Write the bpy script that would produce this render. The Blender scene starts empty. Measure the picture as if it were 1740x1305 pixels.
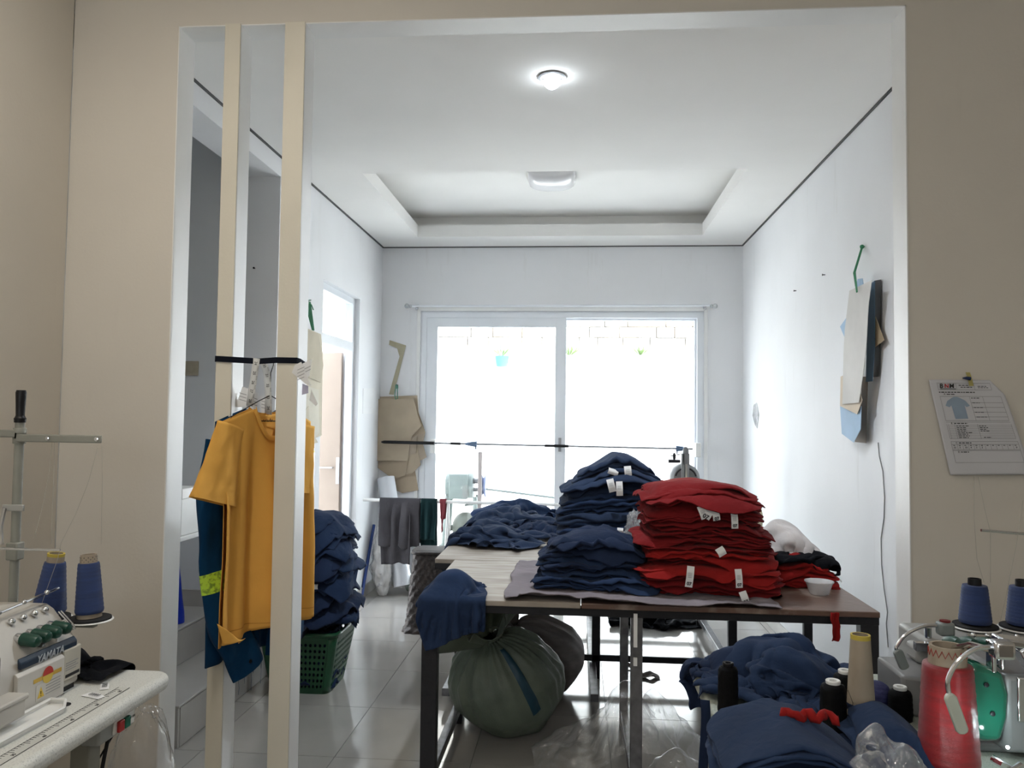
import bpy, bmesh, math, random
import numpy as np
from mathutils import Vector, Matrix, noise as mnoise
PI = math.pi
SC = bpy.context.scene
COL = SC.collection
# ------------------------------------------------------------------ camera
FPX, YAW, PITCH, ROLL, HC = 1355.79, 0.081604, 0.043155, 0.011956, 1.4834
def cam_axes():
    cy, sy, cp, sp = math.cos(YAW), math.sin(YAW), math.cos(PITCH), math.sin(PITCH)
    f = Vector((-sy*cp, cy*cp, sp)); r = Vector((cy, sy, 0)); u = r.cross(f)
    return math.cos(ROLL)*r + math.sin(ROLL)*u, -math.sin(ROLL)*r + math.cos(ROLL)*u, f
CR, CU, CF = cam_axes()
cam = bpy.data.cameras.new('camera'); cam.sensor_width = 36; cam.lens = FPX/1740*36; cam.clip_start = 0.05
camo = bpy.data.objects.new('camera', cam); COL.objects.link(camo)
camo.matrix_world = Matrix(((CR.x, CU.x, -CF.x, 0), (CR.y, CU.y, -CF.y, 0), (CR.z, CU.z, -CF.z, HC), (0, 0, 0, 1)))
SC.camera = camo
def at(px, py, axis, val):
    """the point where the sight line of a photo pixel meets the plane axis=val"""
    v = CF + (px-870)/FPX*CR - (py-652.5)/FPX*CU
    o = Vector((0, 0, HC)); i = 'xyz'.index(axis)
    return o + v*((val-o[i])/v[i])
# ------------------------------------------------------------------ world, sun, exposure
SC.view_settings.view_transform = 'Standard'; SC.view_settings.look = 'None'
SC.view_settings.gamma = 1; SC.view_settings.use_curve_mapping = False
SC.view_settings.exposure = 1.2
SC.cycles.diffuse_bounces = 7; SC.cycles.max_bounces = 12; SC.cycles.transparent_max_bounces = 24
SC.cycles.sample_clamp_indirect = 6; SC.cycles.caustics_reflective = False; SC.cycles.caustics_refractive = False
w = bpy.data.worlds.new('sky'); SC.world = w; w.use_nodes = True
bg = w.node_tree.nodes['Background']; bg.inputs[0].default_value = (.84, .92, 1.0, 1); bg.inputs[1].default_value = 3.2
def light(name, kind, loc, energy, color=(1, 1, 1), rot=(0, 0, 0), **kw):
    l = bpy.data.lights.new(name, kind); l.energy = energy; l.color = color
    o = bpy.data.objects.new(name, l); COL.objects.link(o); o.location = loc; o.rotation_euler = rot
    for k, v in kw.items():
        if k == 'portal': l.cycles.is_portal = True
        else: setattr(l, k, v)
    return o
sun_d = Vector((-0.25, 0.42, -0.87)).normalized()
light('sun', 'SUN', (0, 8, 8), 12.5, (1, .98, .95), sun_d.to_track_quat('-Z', 'Y').to_euler(), angle=0.01)
# ------------------------------------------------------------------ dimensions of the place
XL, XR, YB, ZC = -1.744, 1.416, 6.965, 3.0
OXL, OXR, Y1, Y2, ZT = -1.492, 1.124, 2.805, 2.923, 2.93
FXL, FXR, FYB, FZC = -1.905, 3.1, -2.6, 3.25          # the front room, where the camera stands
light('daylight_portal_window', 'AREA', (-.13, YB+.10, 1.2), 1, rot=(-PI/2, 0, 0), shape='RECTANGLE', size=2.5, size_y=2.4, portal=True)
light('daylight_portal_door', 'AREA', (XL-.16, 6.0, 1.2), 1, rot=(0, -PI/2, 0), shape='RECTANGLE', size=2.4, size_y=.9, portal=True)
light('daylight_portal_front', 'AREA', (-.95, FYB-.05, 2.15), 1, rot=(PI/2, 0, 0), shape='RECTANGLE', size=1.3, size_y=.9, portal=True)
# ------------------------------------------------------------------ materials
MAT = {}
def nodes(m):
    m.use_nodes = True; nt = m.node_tree
    return nt, nt.nodes, nt.links, nt.nodes['Principled BSDF']
def M(name, col, rough=.6, var=.06, scale=8, bump=0, bscale=60, metal=0, sheen=0, spec=None, col2=None, stretch=None, contrast=(.35, .65), coat=0, trans=0, emis=None, estr=0):
    """a principled material whose colour drifts with noise; bump adds fine relief"""
    if name in MAT: return MAT[name]
    m = bpy.data.materials.new(name); nt, N, L, b = nodes(m)
    tc = N.new('ShaderNodeTexCoord'); src = tc.outputs['Object']
    if stretch:
        mp = N.new('ShaderNodeMapping'); mp.inputs['Scale'].default_value = stretch; L.new(src, mp.inputs[0]); src = mp.outputs[0]
    tx = N.new('ShaderNodeTexNoise'); tx.inputs['Scale'].default_value = scale; tx.inputs['Detail'].default_value = 6; L.new(src, tx.inputs['Vector'])
    rp = N.new('ShaderNodeValToRGB'); rp.color_ramp.elements[0].position = contrast[0]; rp.color_ramp.elements[1].position = contrast[1]
    c2 = col2 or tuple(max(0, c*(1-2*var)) for c in col)
    rp.color_ramp.elements[0].color = (*c2, 1); rp.color_ramp.elements[1].color = (*col, 1)
    L.new(tx.outputs['Fac'], rp.inputs[0]); L.new(rp.outputs[0], b.inputs['Base Color'])
    b.inputs['Roughness'].default_value = rough; b.inputs['Metallic'].default_value = metal
    if spec is not None: b.inputs['Specular IOR Level'].default_value = spec
    if sheen: b.inputs['Sheen Weight'].default_value = sheen; b.inputs['Sheen Roughness'].default_value = .5
    if coat: b.inputs['Coat Weight'].default_value = coat; b.inputs['Coat Roughness'].default_value = .08
    if trans: b.inputs['Transmission Weight'].default_value = trans
    if emis: b.inputs['Emission Color'].default_value = (*emis, 1); b.inputs['Emission Strength'].default_value = estr
    if bump:
        t2 = N.new('ShaderNodeTexNoise'); t2.inputs['Scale'].default_value = bscale; t2.inputs['Detail'].default_value = 4; L.new(src, t2.inputs['Vector'])
        bp = N.new('ShaderNodeBump'); bp.inputs['Strength'].default_value = bump; bp.inputs['Distance'].default_value = .01
        L.new(t2.outputs['Fac'], bp.inputs['Height']); L.new(bp.outputs[0], b.inputs['Normal'])
    MAT[name] = m
    return m
def cloth_mat(name, col, var=.12, weave=900, sheen=.03, rough=.9, wr=.25, wscale=14):
    """woven cloth: fine weave plus small soft creases as relief"""
    m = M(name, col, rough, var, 5, 0, sheen=sheen, spec=.12)
    nt, N, L, b = nodes(m)
    tc = N.new('ShaderNodeTexCoord')
    wv = N.new('ShaderNodeTexNoise'); wv.inputs['Scale'].default_value = weave; L.new(tc.outputs['Object'], wv.inputs['Vector'])
    cr = N.new('ShaderNodeTexNoise'); cr.inputs['Scale'].default_value = wscale; cr.inputs['Detail'].default_value = 5; cr.inputs['Distortion'].default_value = 1.2; L.new(tc.outputs['Object'], cr.inputs['Vector'])
    b1 = N.new('ShaderNodeBump'); b1.inputs['Strength'].default_value = .12; b1.inputs['Distance'].default_value = .002; L.new(wv.outputs['Fac'], b1.inputs['Height'])
    b2 = N.new('ShaderNodeBump'); b2.inputs['Strength'].default_value = wr; b2.inputs['Distance'].default_value = .02; L.new(cr.outputs['Fac'], b2.inputs['Height']); L.new(b1.outputs[0], b2.inputs['Normal'])
    L.new(b2.outputs[0], b.inputs['Normal'])
    return m
def film_mat(name, tint=(1, 1, 1), gloss=.35, haze=.09, crease=.35):
    """thin clear plastic film: see-through with bright glints and a little milkiness"""
    if name in MAT: return MAT[name]
    m = bpy.data.materials.new(name); m.use_nodes = True; nt = m.node_tree; N, L = nt.nodes, nt.links
    N.remove(N['Principled BSDF']); out = N['Material Output']
    tr = N.new('ShaderNodeBsdfTransparent'); tr.inputs[0].default_value = (*tint, 1)
    gl = N.new('ShaderNodeBsdfGlossy'); gl.inputs['Roughness'].default_value = .07
    df = N.new('ShaderNodeBsdfDiffuse'); df.inputs[0].default_value = (.85, .86, .88, 1)
    fr = N.new('ShaderNodeFresnel'); fr.inputs['IOR'].default_value = 1.5
    ge = N.new('ShaderNodeNewGeometry'); io = N.new('ShaderNodeMath'); io.operation = 'MULTIPLY_ADD'; io.inputs[1].default_value = 1/1.5-1.5; io.inputs[2].default_value = 1.5   # a thin film reflects alike from both sides
    L.new(ge.outputs['Backfacing'], io.inputs[0]); L.new(io.outputs[0], fr.inputs['IOR'])
    nz = N.new('ShaderNodeTexNoise'); nz.inputs['Scale'].default_value = 22; nz.inputs['Detail'].default_value = 5; nz.inputs['Distortion'].default_value = 2
    tc = N.new('ShaderNodeTexCoord'); L.new(tc.outputs['Object'], nz.inputs['Vector'])
    bp = N.new('ShaderNodeBump'); bp.inputs['Strength'].default_value = crease; bp.inputs['Distance'].default_value = .012; L.new(nz.outputs['Fac'], bp.inputs['Height'])
    L.new(bp.outputs[0], gl.inputs['Normal']); L.new(bp.outputs[0], fr.inputs['Normal'])
    m1 = N.new('ShaderNodeMixShader'); m1.inputs[0].default_value = haze; L.new(tr.outputs[0], m1.inputs[1]); L.new(df.outputs[0], m1.inputs[2])
    mu = N.new('ShaderNodeMath'); mu.operation = 'MULTIPLY_ADD'; mu.inputs[1].default_value = 1.0; mu.inputs[2].default_value = gloss*.15; L.new(fr.outputs[0], mu.inputs[0])
    m2 = N.new('ShaderNodeMixShader'); L.new(mu.outputs[0], m2.inputs[0]); L.new(m1.outputs[0], m2.inputs[1]); L.new(gl.outputs[0], m2.inputs[2])
    L.new(m2.outputs[0], out.inputs['Surface']); MAT[name] = m
    return m
def wall_mat(name, col, streak=.05, stain=(.55, .53, .5), amount=.35):
    """matt wall paint with faint roller drift and a few scuffs"""
    m = M(name, col, .75, .025, 1.3, .05, 90, spec=.3)
    nt, N, L, b = nodes(m)
    rp = [n for n in N if n.type == 'VALTORGB'][0]
    tc = N.new('ShaderNodeTexCoord'); mp = N.new('ShaderNodeMapping'); mp.inputs['Scale'].default_value = (5, 5, .6); L.new(tc.outputs['Object'], mp.inputs[0])
    s = N.new('ShaderNodeTexNoise'); s.inputs['Scale'].default_value = 2.2; s.inputs['Detail'].default_value = 9; s.inputs['Roughness'].default_value = .7; L.new(mp.outputs[0], s.inputs['Vector'])
    r2 = N.new('ShaderNodeValToRGB'); r2.color_ramp.elements[0].position = .60; r2.color_ramp.elements[1].position = .80
    r2.color_ramp.elements[0].color = (0, 0, 0, 1); r2.color_ramp.elements[1].color = (amount,)*3 + (1,)
    L.new(s.outputs['Fac'], r2.inputs[0])
    mx = N.new('ShaderNodeMix'); mx.data_type = 'RGBA'; mx.inputs['B'].default_value = (*stain, 1)
    L.new(r2.outputs[0], mx.inputs['Factor']); L.new(rp.outputs[0], mx.inputs['A']); L.new(mx.outputs['Result'], b.inputs['Base Color'])
    return m
WALL = wall_mat('inner wall paint', (.80, .805, .82)); CEIL = M('ceiling paint', (.84, .83, .81), .8, .02, 1.5, .03, 70, spec=.25)
FWALL = wall_mat('front room cream paint', (.66, .62, .555), stain=(.48, .44, .39), amount=.2)
CREAM = M('cream post paint', (.70, .66, .56), .5, .03, 3, .04, 120); WPAINT = M('white trim paint', (.80, .80, .79), .45, .03, 4, .04, 80)
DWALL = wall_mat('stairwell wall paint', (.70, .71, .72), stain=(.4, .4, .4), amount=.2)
UPVC = M('white window frame plastic', (.80, .83, .87), .35, .02, 3, coat=.15); DARKMET = M('black painted steel', (.007, .008, .011), .42, .25, 14, .12, 60, spec=.25, col2=(.018, .018, .021), contrast=(.55, .75))
RAWMET = M('worn bare steel', (.20, .20, .21), .36, .2, 20, .1, 60, metal=.7); CHROME = M('bright chrome', (.75, .76, .78), .14, .05, 10, metal=1)
GREYMET = M('grey green enamelled metal', (.27, .27, .235), .45, .08, 10, .03, 80, spec=.4)
TILE = M('glossy beige floor tile', (.35, .33, .305), .10, .05, 2.5, 0, spec=.6, coat=.3); GROUT = M('dark floor grout', (.16, .15, .14), .8, .1, 20)
STEP = M('grey stair tile', (.40, .385, .36), .3, .06, 4, spec=.5); BASE = M('beige baseboard tile', (.46, .44, .41), .3, .06, 4, spec=.5)
BLACKP = M('black plastic', (.007, .007, .009), .4, .1, 20, .02, 60, spec=.3); WHITEP = M('white plastic', (.78, .78, .76), .4, .03, 6)
GLASS = film_mat('clear window glass', (.97, .99, .99), .3, .012, 0)
# ------------------------------------------------------------------ mesh builder and tagging
def xf(loc=(0, 0, 0), rot=(0, 0, 0), s=(1, 1, 1)):
    from mathutils import Euler
    return Matrix.LocRotScale(Vector(loc), Euler(rot), Vector(s))
class MB:
    def __init__(s): s.v, s.f = [], []
    def add(s, vs, fs, m=None):
        o = len(s.v); s.v += [tuple(m @ Vector(p)) if m else tuple(p) for p in vs]; s.f += [tuple(i+o for i in f) for f in fs]; return s
    def box(s, c, d, rot=None, m=None):
        x, y, z = d[0]/2, d[1]/2, d[2]/2
        vs = [Vector((a*x, b*y, e*z)) for a in (-1, 1) for b in (-1, 1) for e in (-1, 1)]
        if rot: vs = [xf(rot=rot) @ p for p in vs]
        return s.add([p+Vector(c) for p in vs], [(0, 1, 3, 2), (4, 6, 7, 5), (0, 4, 5, 1), (2, 3, 7, 6), (0, 2, 6, 4), (1, 5, 7, 3)], m)
    def b2(s, a, b):
        return s.box([(a[i]+b[i])/2 for i in range(3)], [abs(a[i]-b[i]) for i in range(3)])
    def lathe(s, prof, n=24, c=(0, 0, 0), m=None, caps=True):
        vs = [(r*math.cos(2*PI*i/n)+c[0], r*math.sin(2*PI*i/n)+c[1], z+c[2]) for r, z in prof for i in range(n)]
        fs = [(k*n+i, k*n+(i+1) % n, (k+1)*n+(i+1) % n, (k+1)*n+i) for k in range(len(prof)-1) for i in range(n)]
        if caps: fs += [tuple(range(n))[::-1], tuple((len(prof)-1)*n+i for i in range(n))]
        return s.add(vs, fs, m)
    def tube(s, pts, r, n=10, closed=False, caps=True):
        pts = [Vector(p) for p in pts]; k = len(pts); rr = r if isinstance(r, (list, tuple)) else [r]*k
        t0 = (pts[1]-pts[0]).normalized(); up = Vector((0, 0, 1)) if abs(t0.z) < .9 else Vector((1, 0, 0)); a = t0.cross(up).normalized(); vs = []
        for i, p in enumerate(pts):
            t = (pts[min(i+1, k-1)]-pts[max(i-1, 0)])
            if closed: t = pts[(i+1) % k]-pts[i-1]
            t.normalize(); a = (a-t*a.dot(t)).normalized(); b = t.cross(a)
            vs += [p+(a*math.cos(2*PI*j/n)+b*math.sin(2*PI*j/n))*rr[i] for j in range(n)]
        fs = [(i % k*n+j, i % k*n+(j+1) % n, (i+1) % k*n+(j+1) % n, (i+1) % k*n+j) for i in range(k if closed else k-1) for j in range(n)]
        if caps and not closed: fs += [tuple(range(n))[::-1], tuple((k-1)*n+j for j in range(n))]
        return s.add(vs, fs)
    def grid(s, fn, nu, nv, closeu=False):
        vs = [fn(i/(nu-(0 if closeu else 1)), j/(nv-1)) for j in range(nv) for i in range(nu)]
        fs = [(j*nu+i, j*nu+(i+1) % nu, (j+1)*nu+(i+1) % nu, (j+1)*nu+i) for j in range(nv-1) for i in range(nu if closeu else nu-1)]
        return s.add(vs, fs)
    def prism(s, pts, z0, z1, m=None):
        n = len(pts); vs = [(x, y, z0) for x, y in pts]+[(x, y, z1) for x, y in pts]
        return s.add(vs, [tuple(range(n))[::-1], tuple(range(n, 2*n))]+[(i, (i+1) % n, n+(i+1) % n, n+i) for i in range(n)], m)
    def sphere(s, c, r, nu=16, nv=10):
        rx, ry, rz = r if isinstance(r, (tuple, list)) else (r, r, r)
        return s.add([(c[0]+rx*math.sin(PI*j/nv)*math.cos(2*PI*i/nu), c[1]+ry*math.sin(PI*j/nv)*math.sin(2*PI*i/nu), c[2]-rz*math.cos(PI*j/nv)) for j in range(nv+1) for i in range(nu)],
                     [(j*nu+i, j*nu+(i+1) % nu, (j+1)*nu+(i+1) % nu, (j+1)*nu+i) for j in range(nv) for i in range(nu)])
    def mesh(s, name, smooth=False, ang=35, recalc=True):
        me = bpy.data.meshes.new(name); me.from_pydata([tuple(p) for p in s.v], [], s.f)
        if recalc:
            bm = bmesh.new(); bm.from_mesh(me); bmesh.ops.remove_doubles(bm, verts=bm.verts, dist=1e-6); bmesh.ops.recalc_face_normals(bm, faces=bm.faces); bm.to_mesh(me); bm.free()
        if smooth:
            me.polygons.foreach_set('use_smooth', [True]*len(me.polygons)); me.set_sharp_from_angle(angle=math.radians(ang))
        return me
    def build(s, name, mat, parent=None, smooth=False, bevel=0, seg=2, solid=0, sub=0, ang=35, recalc=True, **tags):
        me = s.mesh(name, smooth or bevel > 0, ang, recalc)
        for mm in (mat if isinstance(mat, (list, tuple)) else [mat]): me.materials.append(mm)
        return link(name, me, parent, bevel, seg, solid, sub, **tags)
def link(name, me, parent=None, bevel=0, seg=2, solid=0, sub=0, loc=None, rot=None, **tags):
    o = bpy.data.objects.new(name, me); COL.objects.link(o)
    if parent: o.parent = parent
    if loc is not None: o.location = loc
    if rot is not None: o.rotation_euler = rot
    if solid: q = o.modifiers.new('thickness', 'SOLIDIFY'); q.thickness = solid; q.offset = 0
    if bevel: q = o.modifiers.new('edge', 'BEVEL'); q.width = bevel; q.segments = seg; q.limit_method = 'ANGLE'; q.angle_limit = .6
    if sub: q = o.modifiers.new('round', 'SUBSURF'); q.levels = sub; q.render_levels = sub
    for k, v in tags.items(): o[k] = v
    return o
def thing(name, label, category, loc=(0, 0, 0), rz=0, group=None, rot=None):
    o = bpy.data.objects.new(name, None); COL.objects.link(o); o.location = loc; o.rotation_euler = rot or (0, 0, rz); o.empty_display_size = .1
    o['label'] = label; o['category'] = category
    if group: o['group'] = group
    return o
def T(label, category, group=None):
    d = dict(label=label, category=category)
    if group: d['group'] = group
    return d
def ST(label=None, category=None):
    d = dict(kind='structure')
    if label: d['label'] = label
    if category: d['category'] = category
    return d
FONT = {}
def text(s, size, mat, parent, m, name='lettering', align='CENTER', ext=.0004, shear=0, bold=0):
    c = bpy.data.curves.new('txt', 'FONT'); c.body = s; c.size = size; c.align_x = align; c.align_y = 'CENTER'; c.extrude = ext; c.shear = shear; c.offset = bold
    o = bpy.data.objects.new('txt', c); COL.objects.link(o); dg = bpy.context.evaluated_depsgraph_get()
    me = bpy.data.meshes.new_from_object(o.evaluated_get(dg)); bpy.data.objects.remove(o); bpy.data.curves.remove(c)
    me.transform(m); me.materials.clear(); me.materials.append(mat)
    return link(name, me, parent)
def frame(o, x, y):
    """matrix with origin o, x axis x, y axis y (made square), z = normal"""
    x = Vector(x).normalized(); z = x.cross(Vector(y)).normalized(); y = z.cross(x); o = Vector(o)
    return Matrix(((x.x, y.x, z.x, o.x), (x.y, y.y, z.y, o.y), (x.z, y.z, z.z, o.z), (0, 0, 0, 1)))
def nz(x, y, z=0, s=0): return mnoise.noise(Vector((x+s*17.3, y+s*5.1, z-s*9.7)))
# ================================================================== STRUCTURE
def wall_with_holes(name, axis, a, b, u0, u1, z0, z1, holes, mat, label, cat='wall'):
    """slab between axis=a and axis=b, spanning u and z, with rectangular holes (u0,u1,z0,z1)"""
    us = sorted({u0, u1, *[h[0] for h in holes], *[h[1] for h in holes]}); zs = sorted({z0, z1, *[h[2] for h in holes], *[h[3] for h in holes]})
    m = MB(); solid = {}
    for i in range(len(us)-1):
        for j in range(len(zs)-1):
            cu, cz = (us[i]+us[i+1])/2, (zs[j]+zs[j+1])/2
            solid[i, j] = not any(h[0] < cu < h[1] and h[2] < cz < h[3] for h in holes)
    def pt(t, u, z): return (t, u, z) if axis == 'x' else (u, t, z)
    for (i, j), s in solid.items():
        if not s: continue
        A = (us[i], us[i+1], zs[j], zs[j+1])
        for t in (a, b): m.add([pt(t, A[0], A[2]), pt(t, A[1], A[2]), pt(t, A[1], A[3]), pt(t, A[0], A[3])], [(0, 1, 2, 3)])
        for di, dj, e in ((-1, 0, 0), (1, 0, 1), (0, -1, 2), (0, 1, 3)):
            if not solid.get((i+di, j+dj), False):
                q = [(A[e], A[2]), (A[e], A[3])] if e < 2 else [(A[0], A[e]), (A[1], A[e])]
                m.add([pt(a, *q[0]), pt(b, *q[0]), pt(b, *q[1]), pt(a, *q[1])], [(0, 1, 2, 3)])
    return m.build(name, mat, **ST(label, cat))
# window opening, door opening
WX0, WX1, WZT = at(712, 700, 'y', YB).x, at(1196, 700, 'y', YB).x, at(960, 529, 'y', YB).z
DY0, DY1, DZT = at(545, 700, 'x', XL).y, at(608, 700, 'x', XL).y, at(606, 505, 'x', XL).z
DY0 = DY1-.86 if DY1-DY0 < .6 else DY0
AY = at(467, 700, 'x', XL).y; AZ = 2.885                  # stair alcove: far end and soffit height
wall_with_holes('wall_back', 'y', YB, YB+.14, XL-.15, XR+.15, 0, ZC+.3, [(WX0, WX1, 0, WZT)], WALL, 'white painted back wall around the wide sliding window')
wall_with_holes('wall_left', 'x', XL, XL-.2, Y2, YB, 0, ZC+.3, [(DY0, DY1, 0, DZT), (Y2, AY, 0, AZ)], WALL, 'white painted side wall with the stair opening and door')
wall_with_holes('wall_right', 'x', XR, XR+.15, Y2, YB, 0, ZC+.3, [], WALL, 'scuffed white painted side wall with hanging paper patterns')
wall_with_holes('wall_front', 'y', Y1+.004, Y2-.004, FXL, FXR, 0, 3.3, [(OXL, OXR, 0, ZT)], FWALL, 'cream painted partition wall with the wide opening')
# lining of the opening
j = MB(); th = .004
j.b2((OXL-.0, Y1, 0), (OXL+th, Y2, ZT)); j.build('trim_1', WPAINT, **ST('white painted side of the opening beside the stairs', 'trim'))
j = MB(); j.b2((OXR-th, Y1, 0), (OXR, Y2, ZT)); j.build('trim_2', WPAINT, **ST('white painted side of the opening beside the sheet on the wall', 'trim'))
j = MB(); j.b2((OXL, Y1, ZT-th), (OXR, Y2, ZT)); j.build('trim_3', WPAINT, **ST('white painted underside of the beam over the opening', 'trim'))
def post(px0, px1, n, lab):
    x0, x1 = at(px0, 712, 'y', Y1-.01).x, at(px1, 712, 'y', Y1-.01).x
    m = MB(); m.b2((x0, Y1-.004, 0), (x1, Y2-.02, ZT)); o = m.build('trim_%d' % n, WPAINT, bevel=.004, **ST(lab, 'post'))
    m = MB(); m.b2((x0, Y1-.011, 0), (x1, Y1-.005, ZT)); m.build('cream_face', CREAM, o, bevel=.0015)
    return x0, x1
P1 = post(364, 391, 4, 'slim square post beside the stair opening, cream front face')
P2 = post(468, 503, 5, 'slim square post in front of the green basket, cream front face')
# front room shell
wall_with_holes('wall_front_left', 'x', FXL, FXL-.12, FYB, Y1, 0, 3.3, [], FWALL, 'cream painted side wall behind the thread stand')
wall_with_holes('wall_front_right', 'x', FXR, FXR+.12, FYB, Y1, 0, 3.3, [], FWALL, 'cream painted side wall behind the green sewing machine')
wall_with_holes('wall_front_rear', 'y', FYB, FYB-.12, FXL-.12, FXR+.12, 0, 3.3, [(-1.6, -.3, 1.7, 2.6)], FWALL, 'cream painted rear wall with a wide window opening')  # the opening is added out of view to let daylight onto the partition
m = MB(); m.b2((FXL-.12, FYB-.12, FZC), (FXR+.12, Y1+.1, FZC+.1)); m.build('ceiling_front', CEIL, **ST('plain white ceiling of the front room', 'ceiling'))
# inner ceiling with its sunken tray
RX0, RX1 = at(646, 301, 'z', ZC).x, at(1251, 288, 'z', ZC).x; RY0 = at(930, 296, 'z', ZC).y
def cpt(px, py, z): return at(px, py, 'z', z)
TX0, TX1 = at(640, 297, 'z', ZC).x-.10, at(1255, 287, 'z', ZC).x+.10
TX0, TX1, TY0, TY1 = -1.25, 1.0, 4.55, 6.45
TX0 = at(712, 405, 'z', ZC).x; TX1 = at(1194, 399, 'z', ZC).x; TY1 = at(960, 401, 'z', ZC).y; TY0 = at(960, 291, 'z', ZC).y
print('TRAY', TX0, TX1, TY0, TY1, 'WIN', WX0, WX1, WZT, 'DOOR', DY0, DY1, DZT, 'AY', AY, 'posts', P1, P2)
m = MB()
def slab(m, x0, y0, x1, y1, z0, z1): m.b2((x0, y0, z0), (x1, y1, z1))
for q in ((XL-.2, Y2-.1, XR+.15, TY0), (XL-.2, TY1, XR+.15, YB+.1), (XL-.2, TY0, TX0, TY1), (TX1, TY0, XR+.15, TY1)): slab(m, *q, ZC, ZC+.10)
for q in ((TX0-.14, TY0-.14, TX1+.14, TY1+.14),): slab(m, *q, ZC+.20, ZC+.24)
for q in ((TX0-.16, TY0-.16, TX0-.14, TY1+.16), (TX1+.14, TY0-.16, TX1+.16, TY1+.16), (TX0-.16, TY0-.16, TX1+.16, TY0-.14), (TX0-.16, TY1+.14, TX1+.16, TY1+.16)): slab(m, *q, ZC+.1, ZC+.24)
m.build('ceiling', CEIL, **ST('white ceiling with a sunken rectangular tray', 'ceiling'))
m = MB()
for q in ((XL, Y2, XL+.012, YB), (XR-.012, Y2, XR, YB), (XL, YB-.012, XR, YB)): slab(m, *q, ZC-.008, ZC)
m.build('trim_6', M('dark shadow gap', (.10, .10, .10), .9), **ST('thin dark shadow gap around the ceiling edge', 'trim'))
# floor: a grout bed with single tiles
fl = MB(); fl.b2((FXL-.1, FYB-.1, -.05), (FXR+.1, YB+.1, -.004)); fl.b2((XL-1.6, Y2, -.05), (XL, AY, -.004)); fl = fl.build('floor', GROUT, **ST('glossy beige tiled floor', 'floor'))
tm = MB(); tm.box((0, 0, -.004), (.597, .597, .008)); tm = tm.mesh('tile', True); tm.materials.append(TILE)
ty = 2.80-.6*9; ty0 = at(500, 1283, 'z', 0).y; ox = at(1030, 1215, 'z', 0).x
i0 = int((FXL-ox)//.6)-1
for a in range(i0, i0+11):
    for b in range(-9, 8):
        x, y = ox+a*.6+.3, ty0+b*.6+.3
        if x-.3 > FXR or x+.3 < FXL-.3 or y+.3 < FYB or y-.3 > YB: continue
        if y > Y2+.3 and (x-.3 > XR or x+.3 < XL-.6): continue
        link('tile', tm, fl, loc=(x, y, 0))
# baseboards
m = MB()
m.b2((XL, AY, 0), (XL+.012, DY0, .09)); m.b2((XL, DY1, 0), (XL+.012, YB, .09)); m.build('baseboard_left', BASE, bevel=.002, **ST('beige tile baseboard along the door wall', 'baseboard'))
m = MB(); m.b2((XR-.012, Y2, 0), (XR, YB, .09)); m.build('baseboard_right', BASE, bevel=.002, **ST('beige tile baseboard along the scuffed wall', 'baseboard'))
m = MB(); m.b2((XL, YB-.012, 0), (WX0, YB, .09)); m.b2((WX1, YB-.012, 0), (XR, YB, .09)); m.build('baseboard_back', BASE, bevel=.002, **ST('beige tile baseboard beside the sliding window', 'baseboard'))
# stairwell
m = MB(); m.b2((XL-1.9, AY, 0), (XL-.2, AY+.12, 4.2)); m.build('wall_stair_end', DWALL, **ST('shaded grey wall at the end of the stair recess', 'wall'))
m = MB(); m.b2((XL-2.0, Y2-.5, 0), (XL-1.9, AY+.1, 4.2)); m.b2((XL-1.9, Y2-.0, 0), (XL-.2, Y2-.12, 4.2)); m.build('wall_stair_side', DWALL, **ST('shaded grey far wall of the stairwell', 'wall'))
m = MB(); m.b2((XL-2.0, Y2-.5, 4.2), (XL, AY+.1, 4.3)); m.build('ceiling_stair', DWALL, **ST('dark ceiling over the stairwell', 'ceiling'))
m = MB(); m.b2((XL-.22, Y2, 3.3), (XL-.2, AY, 4.2)); m.build('wall_stair_lintel', WALL, **ST('white lintel above the stair opening', 'wall'))
# stairs: every step its own block
st = bpy.data.objects.new('stairs', None); COL.objects.link(st); st['kind'] = 'structure'; st['label'] = 'grey tiled stairs climbing away behind the slim posts'; st['category'] = 'stairs'
for k in range(6):
    m = MB(); x1 = -1.755-.285*k; m.b2((x1, 3.475, .19*k), (x1-.285-.02, AY-.002, .19*(k+1)-.012)); s = m.build('step', STEP, st, bevel=.002)
    m = MB(); m.b2((x1+.006, 3.47, .19*(k+1)-.012), (x1-.285, AY-.002, .19*(k+1))); m.build('tread_tile', STEP, s, bevel=.003)
    m = MB(); m.b2((x1+.004, 3.49, .19*k+.004), (x1, AY-.004, .19*(k+1)-.014)); m.build('riser_tile', STEP, s)
m = MB(); m.b2((-1.755-.57, AY-.013, .38), (-2.4, AY-.001, .47)); m.b2((-2.04, AY-.013, .38), (-2.4, AY-.001, .475)); m.build('baseboard_stair', BASE, **ST('beige tile baseboard above the stair treads', 'baseboard'))
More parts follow.
